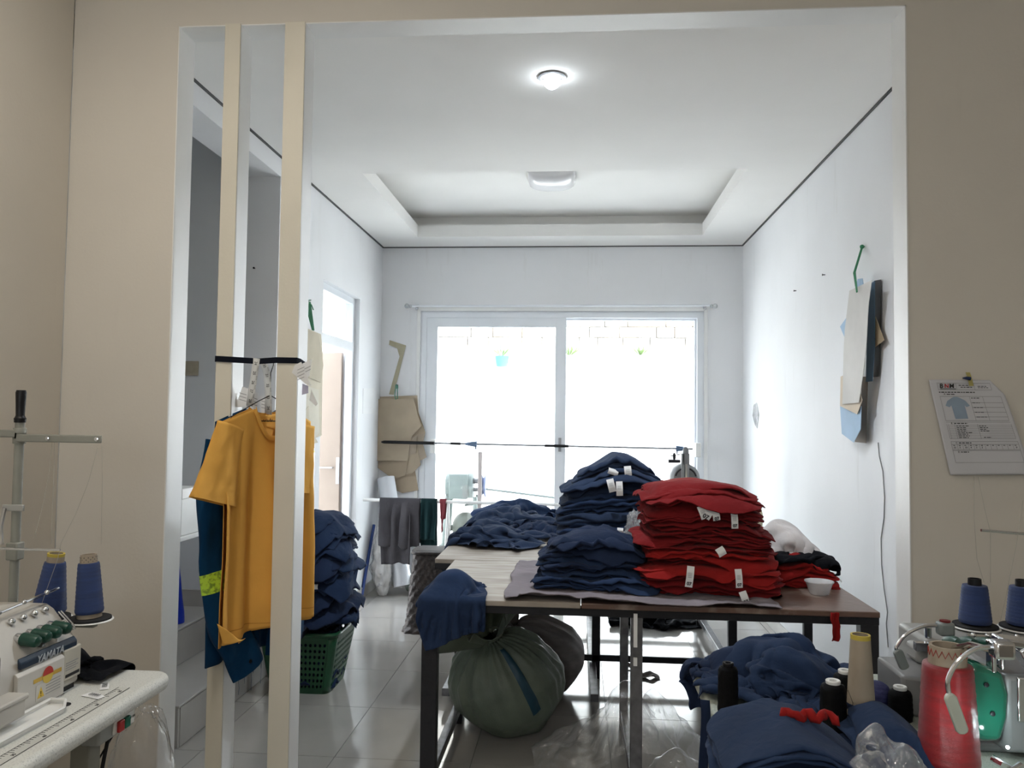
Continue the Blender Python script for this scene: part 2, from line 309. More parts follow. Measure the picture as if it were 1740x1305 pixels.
# ---- sliding window
WIN = bpy.data.objects.new('window_1', None); COL.objects.link(WIN); WIN['kind'] = 'structure'; WIN['label'] = 'wide white framed sliding window, blown out by daylight'; WIN['category'] = 'window'
yw = YB+.02
def barx(m, x0, x1, y, z, d, h): m.b2((x0, y-d/2, z-h/2), (x1, y+d/2, z+h/2))
m = MB(); f = .055
m.b2((WX0, yw-.01, 0), (WX0+f, yw+.09, WZT)); m.b2((WX1-f, yw-.01, 0), (WX1, yw+.09, WZT)); m.b2((WX0+f, yw-.01, WZT-f), (WX1-f, yw+.09, WZT)); m.b2((WX0+f, yw-.01, 0), (WX1-f, yw+.09, .03))
m.build('outer_frame', UPVC, WIN, bevel=.003)
m = MB(); m.b2((WX0-.03, YB-.012, 0), (WX0, YB+.02, WZT+.03)); m.b2((WX1, YB-.012, 0), (WX1+.03, YB+.02, WZT+.03)); m.b2((WX0, YB-.012, WZT), (WX1, YB+.02, WZT+.03)); m.build('casing', WPAINT, WIN, bevel=.003)
SX = [at(722, 700, 'y', yw).x, at(741, 700, 'y', yw).x, at(943, 700, 'y', yw).x, at(961, 700, 'y', yw).x, at(1181, 700, 'y', yw).x]
zt = at(850, 556, 'y', yw).z; zt2 = at(1070, 544, 'y', yw).z
def sash(x0, x1, w0, w1, ztop, wtop, y, name):
    r = MB(); r.b2((x0, y, .03), (x0+w0, y+.035, ztop)); r.b2((x1-w1, y, .03), (x1, y+.035, ztop)); r.b2((x0+w0, y, ztop-wtop), (x1-w1, y+.035, ztop)); r.b2((x0+w0, y, .03), (x1-w1, y+.035, .12))
    o = r.build(name, UPVC, WIN, bevel=.003)
    g = MB(); g.b2((x0+w0-.004, y+.014, .11), (x1-w1+.004, y+.020, ztop-wtop+.004)); g.build('pane', GLASS, o)
    return o
s1 = sash(SX[0], SX[3], SX[1]-SX[0], SX[3]-SX[2], WZT-f, WZT-f-zt, yw, 'sliding_sash')
s2 = sash(SX[2], WX1-.03, SX[3]-SX[2], WX1-.03-SX[4], WZT-.035, WZT-.035-zt2, yw+.04, 'fixed_sash')
m = MB(); m.b2((SX[3]-.06, yw-.012, 1.20), (SX[3]-.035, yw, 1.32)); m.build('handle', M('grey latch metal', (.4, .4, .42), .4, metal=.6), s1, bevel=.003)
m = MB(); m.b2((SX[0]-.02, yw-.02, 1.32), (SX[0]+.004, yw, 1.38)); m.build('latch', M('grey latch metal', (.4, .4, .42), .4), s1, bevel=.003)
# ---- door in the side wall: frame, transom, leaf opened outwards
D = bpy.data.objects.new('door_1', None); COL.objects.link(D); D['kind'] = 'structure'; D['label'] = 'white framed side door with a glazed transom, standing open'; D['category'] = 'door'
m = MB(); fz = .05; zt0, zt1 = at(606, 617, 'x', XL).z, at(606, 577, 'x', XL).z
x0, x1 = XL-.10, XL-.04
m.b2((x0, DY0, 0), (x1, DY0+fz, DZT)); m.b2((x0, DY1-fz, 0), (x1, DY1, DZT)); m.b2((x0, DY0+fz, DZT-fz), (x1, DY1-fz, DZT)); m.b2((x0-.004, DY0+fz, 2.0), (x1+.006, DY1-fz, 2.07)); m.build('frame', UPVC, D, bevel=.003)
m = MB(); m.b2((x0+.02, DY0+fz, 2.07), (x0+.026, DY1-fz, DZT-fz)); m.build('transom_pane', GLASS, D)
lf = MB(); lf.b2((x0-.80, DY1-.06, .02), (x0-.02, DY1-.02, 1.99)); lf = lf.build('door_leaf', M('pale peach door board', (.42, .34, .28), .5, .03, 4), D, bevel=.004)
m = MB(); m.b2((x0-.05, DY1-.065, .95), (x0-.022, DY1-.058, 1.16)); m.build('lock_plate', M('brushed lock steel', (.55, .55, .55), .35, metal=.8), lf, bevel=.002)
m = MB(); m.tube([(x0-.07, DY1-.07, 1.08), (x0-.07, DY1-.11, 1.08), (x0-.17, DY1-.11, 1.08)], .008); m.build('door_handle', CHROME, lf, smooth=True)
# ---- curtain rod
c0, c1 = at(700, 520, 'y', YB-.08), at(1206, 519, 'y', YB-.08)
t = thing('curtain_rod', 'thin white curtain rod with clear ball ends above the sliding window', 'curtain rod', c0)
L = c1.x-c0.x
m = MB(); m.tube([(0, 0, 0), (L, 0, c1.z-c0.z)], .010); m.build('rod', UPVC, t, smooth=True)
FIN = M('clear acrylic', (.85, .88, .9), .08, .02, 4, trans=.6)
for x, s in ((0, -1), (L, 1)):
    m = MB(); m.sphere((x+s*.045, 0, 0), .022); m.lathe([(.012, -.012), (.016, 0), (.012, .012)], 14, m=xf((x+s*.015, 0, 0), (0, PI/2, 0))); m.build('finial', FIN, t, smooth=True)
    m = MB(); m.box((x-s*.03, .04, 0), (.012, .082, .012)); m.box((x-s*.03, .072, 0), (.03, .008, .05)); m.build('bracket', CHROME, t, bevel=.002)
# ---- ceiling lamps
p = at(938, 130, 'z', ZC)
t = thing('downlight', 'round recessed downlight with a lit white bulb in the ceiling', 'ceiling light', (p.x, p.y, ZC))
m = MB(); m.lathe([(.046, -.001), (.060, -.001), (.062, -.006), (.052, -.010), (.046, -.006)], 36, caps=False); m.build('trim_ring', M('silver lamp ring', (.6, .62, .65), .3, metal=.7), t, smooth=True)
m = MB(); m.lathe([(.046, -.003), (.040, -.004), (.038, -.004)], 32, caps=True); m.build('reflector', CHROME, t, smooth=True)
BULB = M('lit cool bulb', (1, 1, 1), .4, 0, emis=(.86, .94, 1.0), estr=14)
m = MB(); m.lathe([(.030, -.008), (.038, -.016), (.040, -.026), (.034, -.038), (.026, -.046), (.014, -.054), (.003, -.056)], 24); m.build('bulb', BULB, t, smooth=True)
lo = light('downlight_light', 'SPOT', (p.x, p.y, ZC-.06), 45, (.86, .93, 1), shadow_soft_size=.04, spot_size=2.5, spot_blend=.6)
p = at(937, 312, 'z', ZC+.12)
t = thing('ceiling_lamp', 'square frosted ceiling lamp, unlit, inside the ceiling tray', 'ceiling light', (p.x, p.y+.02, ZC+.20))
m = MB(); m.box((0, 0, -.015), (.28, .28, .03)); m.build('base_plate', WHITEP, t, bevel=.006)
def dome(u, v):
    x, y = (u-.5)*2, (v-.5)*2; ex = 1-.06*y*y; ey = 1-.06*x*x
    return (x*.17*ex, y*.17*ey, -.03-.075*(max(0, 1-abs(x)**3.2)*max(0, 1-abs(y)**3.2))**.5)
m = MB(); m.grid(dome, 23, 23); m.build('shade', M('frosted lamp glass', (.80, .80, .82), .25, .02, 4, spec=.6), t, smooth=True, ang=60, solid=.004)
# unseen tube lamps added in the front room to brighten its cream walls
for k, (x, y) in enumerate(((-1.15, 1.35), (.7, -1.0))):
    t = thing('tube_lamp', ['white batten tube lamp on the ceiling nearest the slim posts', 'white batten tube lamp on the ceiling by the rear window'][k], 'ceiling light', (x, y, FZC), group='front room tube lamps')
    m = MB(); m.box((0, 0, -.025), (.06, 1.22, .05)); m.build('batten', WHITEP, t, bevel=.005)
    m = MB(); m.tube([(0, -.59, -.07), (0, .59, -.07)], .014); m.build('tube', M('lit warm tube', (1, 1, 1), .4, 0, emis=(1, .93, .82), estr=4), t, smooth=True)
    for s in (-1, 1): m = MB(); m.box((0, s*.6, -.06), (.035, .02, .06)); m.build('lamp_holder', WHITEP, t, bevel=.003)
    light('tube_lamp_light', 'AREA', (x, y, FZC-.10), 6.9 if k == 0 else 6.5, (1, .92, .80), shape='RECTANGLE', size=.05, size_y=1.15)
# ================================================================== OUTSIDE
YARD = M('pale sunlit concrete', (.70, .70, .69), .9, .06, 3, .1, 30); OWALL = M('white yard wall', (.86, .86, .86), .9, .04, 2, .1, 30)
m = MB(); m.b2((-7, YB+.14, -.25), (5, 12.4, -.05)); m.b2((-9, 2.2, -.25), (XL-2.05, 12.4, -.05)); m.b2((XL-2.05, AY+.13, -.25), (XL-.2, YB+.2, -.05)); m.build('ground_yard', YARD, **ST('pale sunlit concrete yard outside the window', 'ground'))
m = MB(); m.b2((-7, 10.6, -.05), (5, 10.8, 3.3)); m.build('wall_yard', OWALL, **ST('white yard wall glaring outside the sliding window', 'wall'))
m = MB(); m.b2((-6.2, 3.0, -.05), (-6.0, 10.6, 1.93)); m.build('wall_terrace', OWALL, **ST('white terrace wall glaring outside the side door', 'wall'))
wy = bpy.data.objects['wall_yard']; random.seed(4)
STN = [M('pale stone %d' % i, c, .9, .12, 6, .3, 25) for i, c in enumerate(((.80, .72, .62), (.74, .70, .66), (.82, .78, .72)))]
for r in range(5):
    x = -3.2+random.random()*.2
    while x < 2.6:
        L = random.uniform(.22, .5); b = MB(); b.box((0, 0, 0), (L-.015, (.12+random.random()*.04), .13)); o = b.build('stone', random.choice(STN), wy, bevel=.012, loc=(x+L/2, 10.57, 2.42+.07+.14*r)); x += L
def pot(px, py, col, lab):
    p = at(px, py, 'y', 10.45); t = thing('hanging_pot', lab, 'plant pot', p)
    m = MB(); m.lathe([(.05, -.08), (.075, -.075), (.085, 0), (.09, .06), (.08, .062), (.07, .02), (.045, -.06)], 20); m.build('pot', M('pot '+lab[:12], col, .6), t, smooth=True)
    m = MB(); [m.tube([(.08*math.cos(a), .08*math.sin(a), .06), (0, 0, .34)], .004, 6) for a in (0, 2.1, 4.2)]; m.tube([(0, 0, .34), (0, .06, .36), (0, .16, .36)], .006, 6); m.build('hanger', RAWMET, t)
    m = MB(); random.seed(int(px))
    for k in range(14):
        a = random.random()*6.3; r = random.uniform(.03, .10); m.add([(0, 0, .05), (r*math.cos(a)+.012, r*math.sin(a), .12), (r*1.5*math.cos(a), r*1.5*math.sin(a), random.uniform(.12, .2)), (r*math.cos(a)-.012, r*math.sin(a), .12)], [(0, 1, 2, 3)])
    m.build('leaves', M('pot leaves', (.16, .26, .08), .6), t)
pot(853, 613, (.05, .30, .32), 'teal pot hanging on the yard wall outside the window')
pot(968, 612, (.30, .29, .32), 'grey pot hanging beside the window mullion outside')
pot(1088, 612, (.31, .29, .30), 'grey pot hanging alone on the bare yard wall')
# belt driven machine standing in the yard
t = thing('yard_machine', 'pale green belt driven machine standing in the yard outside', 'machine', (at(790, 830, 'y', 8.1).x, 8.1, -.05)); z = at(790, 825, 'y', 8.1).z+.05
GRN = M('pale green machine paint', (.17, .20, .185), .5, .1, 8); BLU = M('blue pulley paint', (.12, .15, .26), .5)
m = MB(); m.box((-.05, 0, z), (.19, .3, .25)); m.lathe([(.12, -.14), (.13, -.12), (.13, .12), (.12, .14)], 20, m=xf((-.05, 0, z), (0, PI/2, 0))); m.build('housing', GRN, t, bevel=.01)
m = MB(); m.lathe([(.02, 0), (.13, 0), (.13, .03), (.02, .03)], 24, m=xf((-.18, 0, z), (0, PI/2, 0))); m.build('side_flywheel', GRN, t, smooth=True)
m = MB(); m.tube([(.05, 0, z+.05), (.2, 0, z+.05)], .03); m.tube([(.05, 0, z-.04), (.2, 0, z-.04)], .02); m.build('shaft', RAWMET, t, smooth=True)
m = MB(); m.lathe([(.11, 0), (.115, .01), (.08, .03), (.115, .05), (.11, .06)], 24, m=xf((.16, 0, z), (0, PI/2, 0))); m.build('pulley', BLU, t, smooth=True)
m = MB(); m.tube([(.2, 0, z-.03), (.95, .1, z-.12)], .012, 6); m.tube([(.0, 0, z-.20), (.6, .05, z-.14)], .012, 6); m.build('drive_arm', GRN, t)
m = MB(); [m.tube([(x, y, 0), (x*.8, y*.8, z-.1)], .025, 8) for x in (-.2, .15) for y in (-.15, .15)]; m.box((0, 0, .25), (.45, .4, .04)); m.build('stand', GRN, t)
m = MB(); m.sphere((.02, -.05, z-.42), (.14, .14, .16)); m.tube([(.02, -.05, z-.42), (-.16, -.08, z-.42)], .03); m.tube([(-.05, -.1, z-.62), (.2, -.1, z-.66)], .015); m.build('motor', M('dark motor paint', (.07, .075, .06), .5), t, smooth=True)
# terrace seen through the side door: bench with lattice back, round tub, flowers on the wall
t = thing('terrace_bench', 'dark lattice backed bench on the terrace outside the side door', 'bench', (-3.3, 9.0, -.05), rz=.3)
BR = M('dark bench wood', (.014, .011, .010), .6); WR = M('white bench rail', (.8, .78, .75), .5)
m = MB(); m.b2((-.9, 0, .55), (.9, .03, .95)); m.build('back_panel', BR, t)
for k in range(9):
    m = MB(); m.b2((-.8+.2*k, -.02, .52), (-.74+.2*k, .0, .97)); m.build('slat', WR, t)
m = MB(); m.b2((-.9, -.03, .70), (.9, 0, .79)); m.build('rail', WR, t)
m = MB(); m.b2((-.9, -.5, .38), (.9, 0, .42)); m.build('seat', BR, t)
for x in (-.85, .85):
    for y in (-.45, 0): m = MB(); m.box((x, y, .28), (.06, .06, .56)); m.build('leg', BR, t)
t = thing('terrace_planter', 'white pedestal planter on the terrace outside the side door', 'planter', (-3.05, 8.2, -.05))
m = MB(); m.lathe([(.16, 0), (.14, .04), (.06, .12), (.06, .3), (.12, .42), (.2, .62), (.21, .66), (.17, .66), (.1, .5)], 24); m.build('bowl', OWALL, t, smooth=True)
t = thing('flowering_hedge', 'red and green flowering hedge above the terrace wall', 'hedge', (-6.1, 0, 1.93)); random.seed(8)
for nm, col, sd in (('leaves', (.10, .22, .05), 1), ('flowers', (.55, .06, .05), 2)):
    m = MB(); random.seed(sd)
    for k in range(1500 if sd == 1 else 500):
        c = Vector((random.gauss(0, .13), random.uniform(6.5, 10.3), .1+abs(random.gauss(.1, .25)))); d = Vector((random.gauss(0, 1), random.gauss(0, 1), random.gauss(0, 1))).normalized()*.06; e = d.orthogonal()*.6
        m.add([c-d, c+e, c+d, c-e], [(0, 1, 2, 3)])
    m.build(nm, M('hedge '+nm, col, .6), t, recalc=False, kind='stuff')
# ================================================================== CLOTH TOOLS
def drape(P, steps=90, iters=10, boxes=(), balls=(), floor=None, pins=None, rest=1.0, bend=.25, g=3.0, fric=.5, thick=.006, damp=.97, hfun=None):
    """a small position based cloth: P (nv,nu,3) settles under gravity on boxes, ellipsoids and planes"""
    P = np.array(P, float); V = np.zeros_like(P); dt = 1/50.
    def cons(A, B):
        return A, B
    R0 = P if np.isscalar(rest) else rest
    sc = rest if np.isscalar(rest) else 1.0
    offs = [((0, 1), 1.), ((1, 0), 1.), ((1, 1), .6), ((1, -1), .6), ((0, 2), bend), ((2, 0), bend)]
    prs = []
    nv, nu = P.shape[:2]
    for (dj, di), k in offs:
        for par in range(2):
            js = np.arange(0, nv-dj); is_ = np.arange(max(0, -di), nu-max(0, di))
            if di and not dj: is_ = is_[(is_//abs(di)) % 2 == par]
            else: js = js[(js//max(1, dj)) % 2 == par]
            if len(js) == 0 or len(is_) == 0: continue
            J, I = np.meshgrid(js, is_, indexing='ij'); J, I = J.ravel(), I.ravel()
            a, b = J*nu+I, (J+dj)*nu+I+di
            r = np.linalg.norm(R0.reshape(-1, 3)[a]-R0.reshape(-1, 3)[b], axis=1)*sc
            prs.append((a, b, r, k))
    X = P.reshape(-1, 3); V = V.reshape(-1, 3); w = np.ones(len(X))
    if pins is not None: w[pins] = 0
    pin0 = X[pins].copy() if pins is not None else None
    def collide(X, O):
        hitm = np.zeros(len(X), bool)
        for lo, hi in boxes:
            lo = np.array(lo)-thick; hi = np.array(hi)+thick
            ins = np.all((X > lo) & (X < hi), axis=1)
            if ins.any():
                q = X[ins]; d = np.concatenate([q-lo, hi-q], axis=1); d[:, 2] += 9; k = d.argmin(1)
                for s in range(6):
                    mm = k == s
                    if mm.any():
                        ax = s % 3; idx = np.where(ins)[0][mm]; X[idx, ax] = lo[ax] if s < 3 else hi[ax]; hitm[idx] = True
        for c, r in balls:
            d = (X-np.array(c))/(np.array(r)+thick); n = np.linalg.norm(d, axis=1); ins = n < 1
            if ins.any(): X[ins] = np.array(c)+(d[ins]/np.maximum(n[ins], 1e-6)[:, None])*(np.array(r)+thick); hitm |= ins
        if hfun is not None:
            h = hfun(X[:, 0], X[:, 1])+thick; ins = X[:, 2] < h; X[ins, 2] = h[ins]; hitm |= ins
        if floor is not None:
            ins = X[:, 2] < floor+thick; X[ins, 2] = floor+thick; hitm |= ins
        if hitm.any(): X[hitm] = O[hitm]+(X[hitm]-O[hitm])*np.array([1-fric, 1-fric, 1.0])
        return X
    for s in range(steps):
        O = X.copy(); V[:, 2] -= g*dt*(w > 0); V *= damp; X = X+V*dt
        if pins is not None: X[pins] = pin0
        for it in range(iters):
            for a, b, r, k in prs:
                d = X[b]-X[a]; L = np.linalg.norm(d, axis=1); ws = w[a]+w[b]; ws[ws == 0] = 1
                c = (k*(L-r)/np.maximum(L, 1e-9)/ws)[:, None]*d
                if k < .5: c[L > r] *= .2
                X[a] += w[a][:, None]*c; X[b] -= w[b][:, None]*c
            if it % 3 == 2: X = collide(X, O)
        X = collide(X, O); V = (X-O)/dt
        sp = np.linalg.norm(V, axis=1); f = np.minimum(1, 3/np.maximum(sp, 1e-6)); V *= f[:, None]
    return X.reshape(nv, nu, 3)
def sheet_obj(name, A, mat, parent=None, solid=.004, sub=1, **tags):
    nv, nu = A.shape[:2]; m = MB(); m.v = [tuple(p) for p in A.reshape(-1, 3)]
    m.f = [(j*nu+i, j*nu+i+1, (j+1)*nu+i+1, (j+1)*nu+i) for j in range(nv-1) for i in range(nu-1)]
    return m.build(name, mat, parent, smooth=True, ang=180, solid=solid, sub=sub, recalc=False, **tags)
def wrinkle(A, rest, amp, seed):
    """sharp creases across the cloth, following its own weave"""
    du = np.gradient(A, axis=1); dv = np.gradient(A, axis=0); N_ = np.cross(du, dv); N_ /= np.maximum(np.linalg.norm(N_, axis=-1, keepdims=True), 1e-9)
    N_[N_[..., 2] < 0] *= -1; W_ = np.zeros(A.shape[:2])
    for j in range(A.shape[0]):
        for i in range(A.shape[1]):
            x, y = rest[j, i, 0], rest[j, i, 1]; q = Vector((x, y, seed*2.3)); d = mnoise.noise_vector(q*4)*.09; x += d.x; y += d.y
            W_[j, i] = (1-2.6*abs(mnoise.noise(Vector((x*7, y*4.2, seed)))))+.6*(1-2.6*abs(mnoise.noise(Vector((x*8+9, y*14, seed+4)))))+.25*(1-2.6*abs(mnoise.noise(Vector((x*22, y*19, seed+8)))))
    return A+N_*(np.maximum(W_, -.2)*amp)[..., None]
def crumple(name, c, size, n, mat, seed, squash=.62, lump=None, boxes=(), floor=None, steps=70, amp=.05, rz=0, solid=.004, drop=.10, hfun=None, parent=None, balls=(), bend=.25, wr=.014, **tags):
    """a sheet pushed together from the sides until it buckles, then dropped"""
    rs = np.random.RandomState(seed); nu, nv = n
    u, v = np.meshgrid(np.linspace(-.5, .5, nu), np.linspace(-.5, .5, nv)); x, y = u*size[0], v*size[1]
    Z = np.array([[mnoise.noise(Vector((a*5, b*5, seed*3.7)))+.5*mnoise.noise(Vector((a*11, b*11, seed*1.7))) for a, b in zip(ra, rb)] for ra, rb in zip(x, y)])
    W = np.array([[mnoise.noise(Vector((a*4, b*4, seed*7.7+50))) for a, b in zip(ra, rb)] for ra, rb in zip(x, y)])
    ca, sa = math.cos(rz), math.sin(rz)
    def place(k, zz, ww):
        X, Y = x*k+ww*.12*size[0], y*k+np.roll(ww, 3, 0)*.12*size[1]
        return np.stack([c[0]+X*ca-Y*sa, c[1]+X*sa+Y*ca, c[2]+drop+zz], -1)
    rest = np.stack([x, y, 0*x], -1); P = place(squash, Z*amp+amp, W)
    bl = list(balls)+([((c[0]+lump[0], c[1]+lump[1], c[2]+lump[2]), lump[3:])] if lump else [])
    A = drape(P, steps, 10, boxes, bl, floor, None, rest, bend, thick=.004, fric=.75, hfun=hfun)
    A = wrinkle(A, rest, wr, seed)
    return sheet_obj(name, A, mat, parent, solid, **tags)
def slab_layers(m, w, d, z0, th, layers, seed, warp, rough=.012, n=44, corner=.16, rot=0, cx=0, cy=0, rip=.006, flap=.55, fout=.022, fdrop=.035):
    """a folded garment: several thin pillow layers, each with its own slightly different outline"""
    rnd = random.Random(seed); rings = [(.0, 1), (.35, 1), (.62, 1), (.82, 1), (.94, .92), (.99, .55), (1., 0), (.99, -.55), (.94, -.92), (.8, -1), (.5, -1), (0, -1)]
    lt = th/layers
    for k in range(layers):
        zc = z0+lt*(k+.5); sx = rnd.uniform(-rough, rough); sy = rnd.uniform(-rough, rough); ew = rnd.uniform(-rough, rough); ed = rnd.uniform(-rough, rough); sd = rnd.uniform(0, 99)
        vs, base = [], len(m.v); fl = [(rnd.uniform(-w*.5, w*.5), rnd.uniform(.05, .14), rnd.uniform(.3, 1)) for _ in range(2)] if rnd.random() < flap else []
        for r, h in rings:
            for i in range(n):
                a = 2*PI*i/n; ca, sa = math.cos(a), math.sin(a); q = (abs(ca)**(2/corner*.28)+abs(sa)**(2/corner*.28))**(-corner/(2*.28)) if False else 1/max(abs(ca), abs(sa))
                q = min(q, 1/((abs(ca)**8+abs(sa)**8)**(1/8)))
                wob = 1+.05*mnoise.noise(Vector((ca*1.6, sa*1.6, sd)))+.02*mnoise.noise(Vector((ca*6, sa*6, sd)))
                x = ca*q*r*wob*(w/2+ew)+sx; y = sa*q*r*wob*(d/2+ed)+sy
                e = max(0, (r-.5)*2); z = zc+h*lt*.56+e*e*rip*mnoise.noise(Vector((x*22, y*22, sd)))*1.6
                for fx, fw, fa in fl:
                    if sa < 0 and r > .9: gq = math.exp(-((x-fx)/fw)**2)*fa*(1 if h <= .95 else .6); y -= fout*gq; z -= fdrop*gq*(1 if r > .985 else .5)
                X = cx+x*math.cos(rot)-y*math.sin(rot); Y = cy+x*math.sin(rot)+y*math.cos(rot)
                vs.append(warp(X, Y, z, r))
        fs = [(a*n+i, a*n+(i+1) % n, (a+1)*n+(i+1) % n, (a+1)*n+i) for a in range(len(rings)-1) for i in range(n)]
        m.add(vs, fs)
    return m
NAVY = cloth_mat('navy cotton', (.017, .029, .068)); NAVY2 = cloth_mat('navy cotton, bluer', (.019, .036, .085)); NAVYL = cloth_mat('faded navy cotton', (.026, .042, .085))
RED = cloth_mat('red cotton', (.19, .011, .013)); RED2 = cloth_mat('bright red cotton', (.29, .013, .012)); MAUVE = cloth_mat('mauve grey cotton', (.24, .21, .23), wr=.5, wscale=5)
BLACKC = cloth_mat('black cotton', (.004, .0045, .007), sheen=0); WHITEC = cloth_mat('white cotton', (.62, .58, .57)); GREYC = cloth_mat('charcoal trouser cloth', (.050, .047, .052)); DGREEN = cloth_mat('dark green cloth', (.006, .022, .024))
TAG = M('white paper tag', (.80, .80, .80), .7, .02, 10); INK = M('black print', (.02, .02, .02), .7, 0)
def tag_strip(parent, p, w, h, tilt=0, yaw=0, lab=None, txt='07', curl=.012):
    """a small printed tag standing off the cloth; p is its top centre in world space, it hangs down facing the front room"""
    o = Vector(p)-parent.matrix_world.translation
    x = Vector((math.cos(yaw)*math.cos(tilt), math.sin(yaw), math.sin(tilt))); F = frame(o, x, (math.sin(tilt)*-1, 0, math.cos(tilt)))
    m = MB(); n = 7
    for k in range(n):
        t = k/(n-1); off = curl*math.sin(t*PI)*.6+.004*t
        for s in (-.5, .5): m.v.append(tuple(F @ Vector((s*w, -t*h, off))))
    m.f = [(2*k, 2*k+1, 2*k+3, 2*k+2) for k in range(n-1)]
    t = m.build('paper_tag', TAG, parent, solid=.0006, recalc=False)
    if txt: text(txt, w*.62, INK, t, F @ Matrix.Translation((0, -h*.83, .006+curl*.35)), 'print', bold=.0006)
    if h > .05:
        ln = MB()
        for i in range(4): ln.add([tuple(F @ Vector((a, b, .0045+curl*.58))) for a, b in ((-w*.3, -h*(.3+.07*i)), (w*.25, -h*(.3+.07*i)), (w*.25, -h*(.32+.07*i)), (-w*.3, -h*(.32+.07*i)))], [(0, 1, 2, 3)])
        ln.build('print_lines', M('grey print', (.3, .3, .3), .8, 0), t)
    return t
ORD = ['lowest', 'second', 'third', 'fourth', 'fifth', 'sixth', 'seventh', 'eighth', 'ninth', 'tenth', 'eleventh', 'twelfth', 'thirteenth', 'fourteenth', 'fifteenth', 'sixteenth', 'seventeenth', 'eighteenth', 'nineteenth', 'twentieth', 'twenty-first', 'twenty-second', 'twenty-third', 'twenty-fourth', 'twenty-fifth', 'twenty-sixth', 'twenty-seventh', 'twenty-eighth']
def nth(k, n): return 'topmost' if k == n-1 else ('lowest' if k == 0 else ORD[k]+' from below')
# ================================================================== CUTTING TABLES
H = .78
WOODP = M('pale worn table board', (.40, .36, .315), .6, .2, 5, .1, 30, spec=.25, stretch=(1, 6, 1), col2=(.28, .24, .20)); WOODB = M('worn brown laminate', (.13, .075, .055), .35, .25, 7, .1, 30, col2=(.30, .24, .20), contrast=(.30, .44))
AX0, AX1, AYF, AYB = -.60, 1.13, 3.10, 3.96
A = thing('cutting_table', 'black steel cutting table carrying the red folded pile', 'table', (0, 0, 0))
def bars(lst, w=.04):
    m = MB()
    for a, b in lst:
        a, b = Vector(a), Vector(b); c = (a+b)/2; d = [abs(a[i]-b[i])+w*(abs(a[i]-b[i]) < 1e-6) for i in range(3)]; m.box(c, d)
    return m
for x, w in ((AX0+.035, .062), (.235, .045), (AX1-.035, .066)):
    for y in (AYF+.035, AYB-.04):
        ww = w if y < 3.5 else .04; m = MB(); m.b2((x-ww/2, y-ww/2*.8, 0), (x+ww/2, y+ww/2*.8, H-.05)); m.build('leg', RAWMET if (abs(x-.235) < .1) else DARKMET, A, bevel=.003)
    m = MB(); m.b2((x-.018, AYF+.06, .06), (x+.018, AYB-.06, .10)); m.build('floor_rail', RAWMET, A, bevel=.003)
for nm, a, b in (('front_apron', (AX0, AYF+.01), (AX1, AYF+.05)), ('rear_apron', (AX0, AYB-.05), (AX1, AYB-.01))):
    m = MB(); m.b2((*a, H-.052), (*b, H-.022)); m.build(nm, DARKMET, A, bevel=.003)
for x in (AX0, AX1-.04): m = MB(); m.b2((x, AYF+.05, H-.052), (x+.04, AYB-.05, H-.022)); m.build('side_apron', DARKMET, A, bevel=.003)
for i, (x0, x1, mt) in enumerate(((AX0, .02, WOODP), (.023, AX1, WOODB))): m = MB(); m.b2((x0, AYF, H-.022), (x1, AYB, H)); m.build('top_board', mt, A, bevel=.004)
m = MB(); m.b2((.222, AYF+.0, .62), (.236, AYF+.012, .745)); m.b2((.222, AYF+.0, .55), (.236, AYF+.012, .58)); m.build('tape_residue', TAG, A)
B = thing('layout_table', 'long steel table with pale board top behind the cutting table', 'table', (0, 0, 0)); BX0, BX1, BYF, BYB = -.70, .95, AYB+.006, 5.95
for y in (4.68, 5.88):
    for x in (BX0+.04, .12, BX1-.06):
        m = MB(); m.b2((x-.024, y-.02, 0), (x+.024, y+.02, H-.05)); m.build('leg', DARKMET, B, bevel=.003)
    m = MB(); m.b2((BX0+.02, y-.02, .10), (BX1-.04, y+.0, .135)); m.build('low_rail', DARKMET, B, bevel=.003)
for x in (BX0+.04, .10, BX1-.06): m = MB(); m.b2((x-.02, 4.12, .055), (x+.02, 5.86, .095)); m.build('floor_rail', RAWMET, B, bevel=.003)
for a, b in (((BX0, BYF), (BX1, BYF+.04)), ((BX0, BYB-.04), (BX1, BYB)), ((BX0, BYF+.04), (BX0+.04, BYB-.04)), ((BX1-.04, BYF+.04), (BX1, BYB-.04))): m = MB(); m.b2((*a, H-.052), (*b, H-.022)); m.build('apron', DARKMET, B, bevel=.003)
ys = np.linspace(BYF, BYB, 6)
for i in range(5):
    for x0, x1 in ((BX0, .06+.07*(i % 2)), (.063+.07*(i % 2), BX1)): m = MB(); m.b2((x0, ys[i]+.002, H-.022), (x1, ys[i+1]-.002, H-.001*(i % 2))); m.build('top_board', WOODP, B, bevel=.003)
# ---- mauve cloth lying flat on the table
def mauve(u, v):
    x = -.28+u*1.05; fy = 3.085+.02*math.sin(u*9)-.0*u; y = fy+v*(.86-.28*u)+(-.02*u); z = H+.006+.010*abs(nz(x*9, y*9, 1))+.006*abs(nz(x*22, y*16, 4))
    k = max(0, 1-v*12); z += .012*k*(.5+.5*math.sin(u*17))*(u > .05)+.014*k*max(0, math.sin(u*5.2+.4))
    return (x+.02*nz(y*6, u*3, 3), y, z)
m = MB(); m.grid(mauve, 110, 70); m.build('fabric_sheet', MAUVE, smooth=True, ang=180, solid=.003, recalc=False, **T('thin mauve grey fabric sheet spread flat on the cutting table', 'fabric'))
